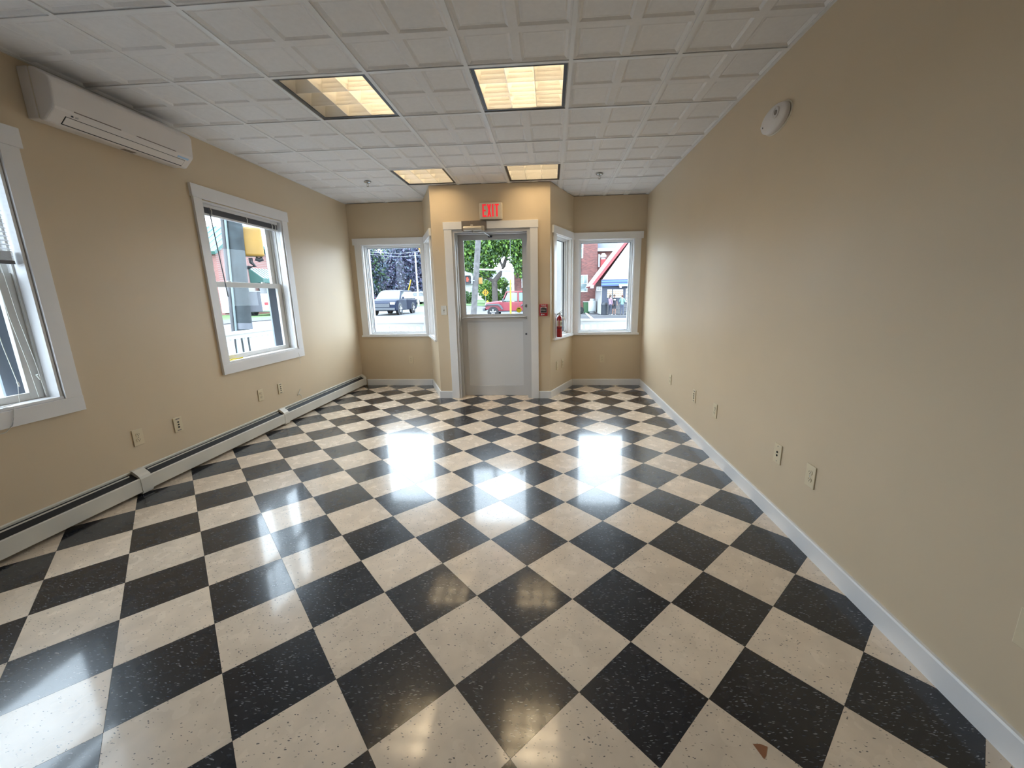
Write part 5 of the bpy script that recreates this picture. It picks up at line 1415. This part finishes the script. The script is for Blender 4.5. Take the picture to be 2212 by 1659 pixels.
# yellow signal back
c = at(541, 523, x=-6.95)
sg = thing('signal_housing', 'big yellow pedestrian signal housing beside the thick dark pole', 'traffic signal', tuple(c), math.atan2(v.y, v.x) - pi / 2, local=True)
b = B(); b.box(-.17, .24, -.16, .16, -.33, .32); b.obj('housing', 'signal_yellow', sg, .05, 3, rel=False)
b = B(); b.tube([(-.05, 0, -.36), (-.05, 0, -.46), (.02, .0, -.55), (-.1, .0, -.58), (-.24, .02, -.58)], .045, 10); b.obj('bracket', 'signal_black', sg, rel=False)
b = B(); b.tube([(.05, 0, -.37), (.12, 0, -.40), (.2, 0, -.37)], .05, 8); b.obj('hinge', 'signal_black', sg, rel=False)
c = at(551, 652, x=-6.97)
mb = thing('meter_box', 'grey metal box mounted on the thick dark pole', 'meter box', tuple(c), math.atan2(v.y, v.x) - pi / 2, local=True)
b = B(); b.box(-.12, .13, -.12, .13, -.24, .23); b.obj('cabinet', 'box_grey', mb, .01, rel=False)
b = B(); b.box(-.13, .14, -.13, .14, .23, .25); b.obj('lid', 'galv', mb, rel=False)
b = B(); b.box(-.24, -.12, .0, .06, -.1, .1); b.obj('mount', 'signal_black', mb, rel=False)
b = B(); b.ball((-.17, -.06, -.02), .05, .05, .07, 10, 6); b.obj('meter_glass', 'lamp_clear', mb, rel=False)

# ------------------------------------------------------------------ people at the stand
def person(label, loc, rz, h, top, legs, hairm, arms, short=False, long_hair=False, group='people at the snack stand', head_turn=0.0):
    """one skinned body; local frame faces -y"""
    k = h / 1.7
    t = thing('person', label, 'person', loc, rz, local=True, group=group)
    V_ = []; E_ = []; Rr = []
    def v(p, r): V_.append((p[0] * k, p[1] * k, p[2] * k)); Rr.append(r * k); return len(V_) - 1
    def e(a, c): E_.append((a, c))
    pel = v((0, 0, .92), .125); wst = v((0, .0, 1.08), .115); ch = v((0, .0, 1.28), .135); nk0 = v((0, .01, 1.42), .075); nk = v((0, 0, 1.49), .048); hd0 = v((0, -.01, 1.56), .078); hd1 = v((0, -.01, 1.64), .085)
    for a, c_ in ((pel, wst), (wst, ch), (ch, nk0), (nk0, nk), (nk, hd0), (hd0, hd1)): e(a, c_)
    for s in (-1, 1):
        hp = v((.09 * s, 0, .86), .095); kn = v((.10 * s, -.015, .48), .058); an = v((.11 * s, .01, .09), .040); hl = v((.11 * s, .02, .045), .042); to = v((.125 * s, -.14, .035), .036)
        for a, c_ in ((pel, hp), (hp, kn), (kn, an), (an, hl), (hl, to)): e(a, c_)
        el, ha = arms[0 if s < 0 else 1]
        sh_ = v((.17 * s, .01, 1.38), .062); elb = v(el, .044); wr = v(tuple(el[i] + (ha[i] - el[i]) * .82 for i in range(3)), .030); pm = v(ha, .034)
        for a, c_ in ((nk0, sh_), (sh_, elb), (elb, wr), (wr, pm)): e(a, c_)
        d_ = (Vector(ha) - Vector(el)).normalized(); o_ = d_.orthogonal().normalized()
        for q in range(5):
            off = o_ * (.028 * (q - 2) / 2)
            ln = (.05, .075, .085, .08, .065)[q]
            f = v(tuple(Vector(ha) + d_ * ln + off * 1.3), .009); e(pm, f)
    me = bpy.data.meshes.new('body'); me.from_pydata(V_, E_, [])
    o = bpy.data.objects.new('body', me); COL.objects.link(o)
    sk = o.modifiers.new('skin', 'SKIN'); sk.use_smooth_shade = True
    for i, r in enumerate(Rr): me.skin_vertices[0].data[i].radius = (r, r)
    me.skin_vertices[0].data[pel].use_root = True
    sd = o.modifiers.new('sub', 'SUBSURF'); sd.levels = 1; sd.render_levels = 1
    dg = bpy.context.evaluated_depsgraph_get(); dg.update()
    m2 = bpy.data.meshes.new_from_object(o.evaluated_get(dg))
    bpy.data.objects.remove(o, do_unlink=True)
    m2.materials.clear()
    for mm in ('skin', top, legs, 'shoe'): m2.materials.append(MATS[mm])
    for p_ in m2.polygons:
        c_ = p_.center; z = c_.z / k; x = abs(c_.x / k); p_.use_smooth = True
        if z < .075: mi = 3
        elif z < .92 and x < .22 and not (x > .19 and z > .7): mi = 2 if (not short or z > .52) else 0
        elif z < 1.47: mi = 1
        else: mi = 0
        if short and z > .92 and z < 1.22 and x > .20: mi = 0
        # hands stay skin
        for el, ha in arms:
            if (Vector((c_.x / k, c_.y / k, z)) - Vector(ha)).length < .085: mi = 0
        p_.material_index = mi
    bo = bpy.data.objects.new('body', m2); COL.objects.link(bo); bo.parent = t
    b = B(); b.ball((0, .018 * k, 1.645 * k), .095 * k, .10 * k, .105 * k, 16, 10)
    if long_hair: b.tube([(0, .08 * k, 1.66 * k), (0, .12 * k, 1.55 * k), (0, .11 * k, 1.38 * k)], [.05 * k, .055 * k, .03 * k], 8)
    b.obj('hair', hairm, t, rel=False)
    b = B()
    for s in (-1, 1): b.ball((.034 * s * k, -.094 * k, 1.615 * k), .011 * k, .006 * k, .008 * k, 8, 6)
    b.obj('eyes', 'black', t, rel=False)
    b = B(); b.prism([(-.014 * k, 1.575 * k), (.014 * k, 1.575 * k), (.006 * k, 1.61 * k), (-.006 * k, 1.61 * k)], -.115 * k, -.085 * k, 'y'); b.obj('nose', 'skin', t, rel=False)
    b = B(); b.box(-.025 * k, .025 * k, -.094 * k, -.086 * k, 1.548 * k, 1.556 * k); b.obj('mouth', 'tape_red', t, rel=False)
    for s in (-1, 1):
        b = B(); b.ball((.092 * s * k, .0, 1.60 * k), .012 * k, .02 * k, .03 * k, 8, 6); b.obj('ear', 'skin', t, rel=False)
    return t
yp = 33.2
down = (((-.24, .03, 1.12), (-.25, -.05, .86)), ((.24, .03, 1.12), (.25, -.05, .86)))
hold = (((-.23, .0, 1.12), (-.14, -.24, 1.10)), ((.23, .0, 1.12), (.14, -.24, 1.12)))
reach = (((-.24, .02, 1.12), (-.24, -.08, .88)), ((.25, -.08, 1.15), (.28, -.32, 1.10)))
xs = [at(px, 680.8, y=yp).x for px in (1317.5, 1326.5, 1343.5)]
person('person in a lilac jacket and dark trousers facing the menu', (xs[0], yp, -.39), pi * .72, 1.66, 'cloth_lilac', 'denim_dark', 'hair_brown', reach, long_hair=True)
pb_ = person('person in black T-shirt and shorts standing in the middle', (xs[1], yp + .15, -.39), .1, 1.66, 'cloth_black', 'cloth_black', 'hair_brown', down, short=True)
b = B(); b.prism([(-.085, 1.22), (.085, 1.22), (.095, 1.30), (.02, 1.285), (-.02, 1.31), (-.09, 1.30)], -.150, -.142, 'y'); b.obj('shirt_print', 'white_print', pb_, rel=False)
person('person in a mint shirt and jeans seen from behind', (xs[2], yp + .1, -.39), pi - .25, 1.62, 'cloth_mint', 'denim', 'hair_auburn', hold)
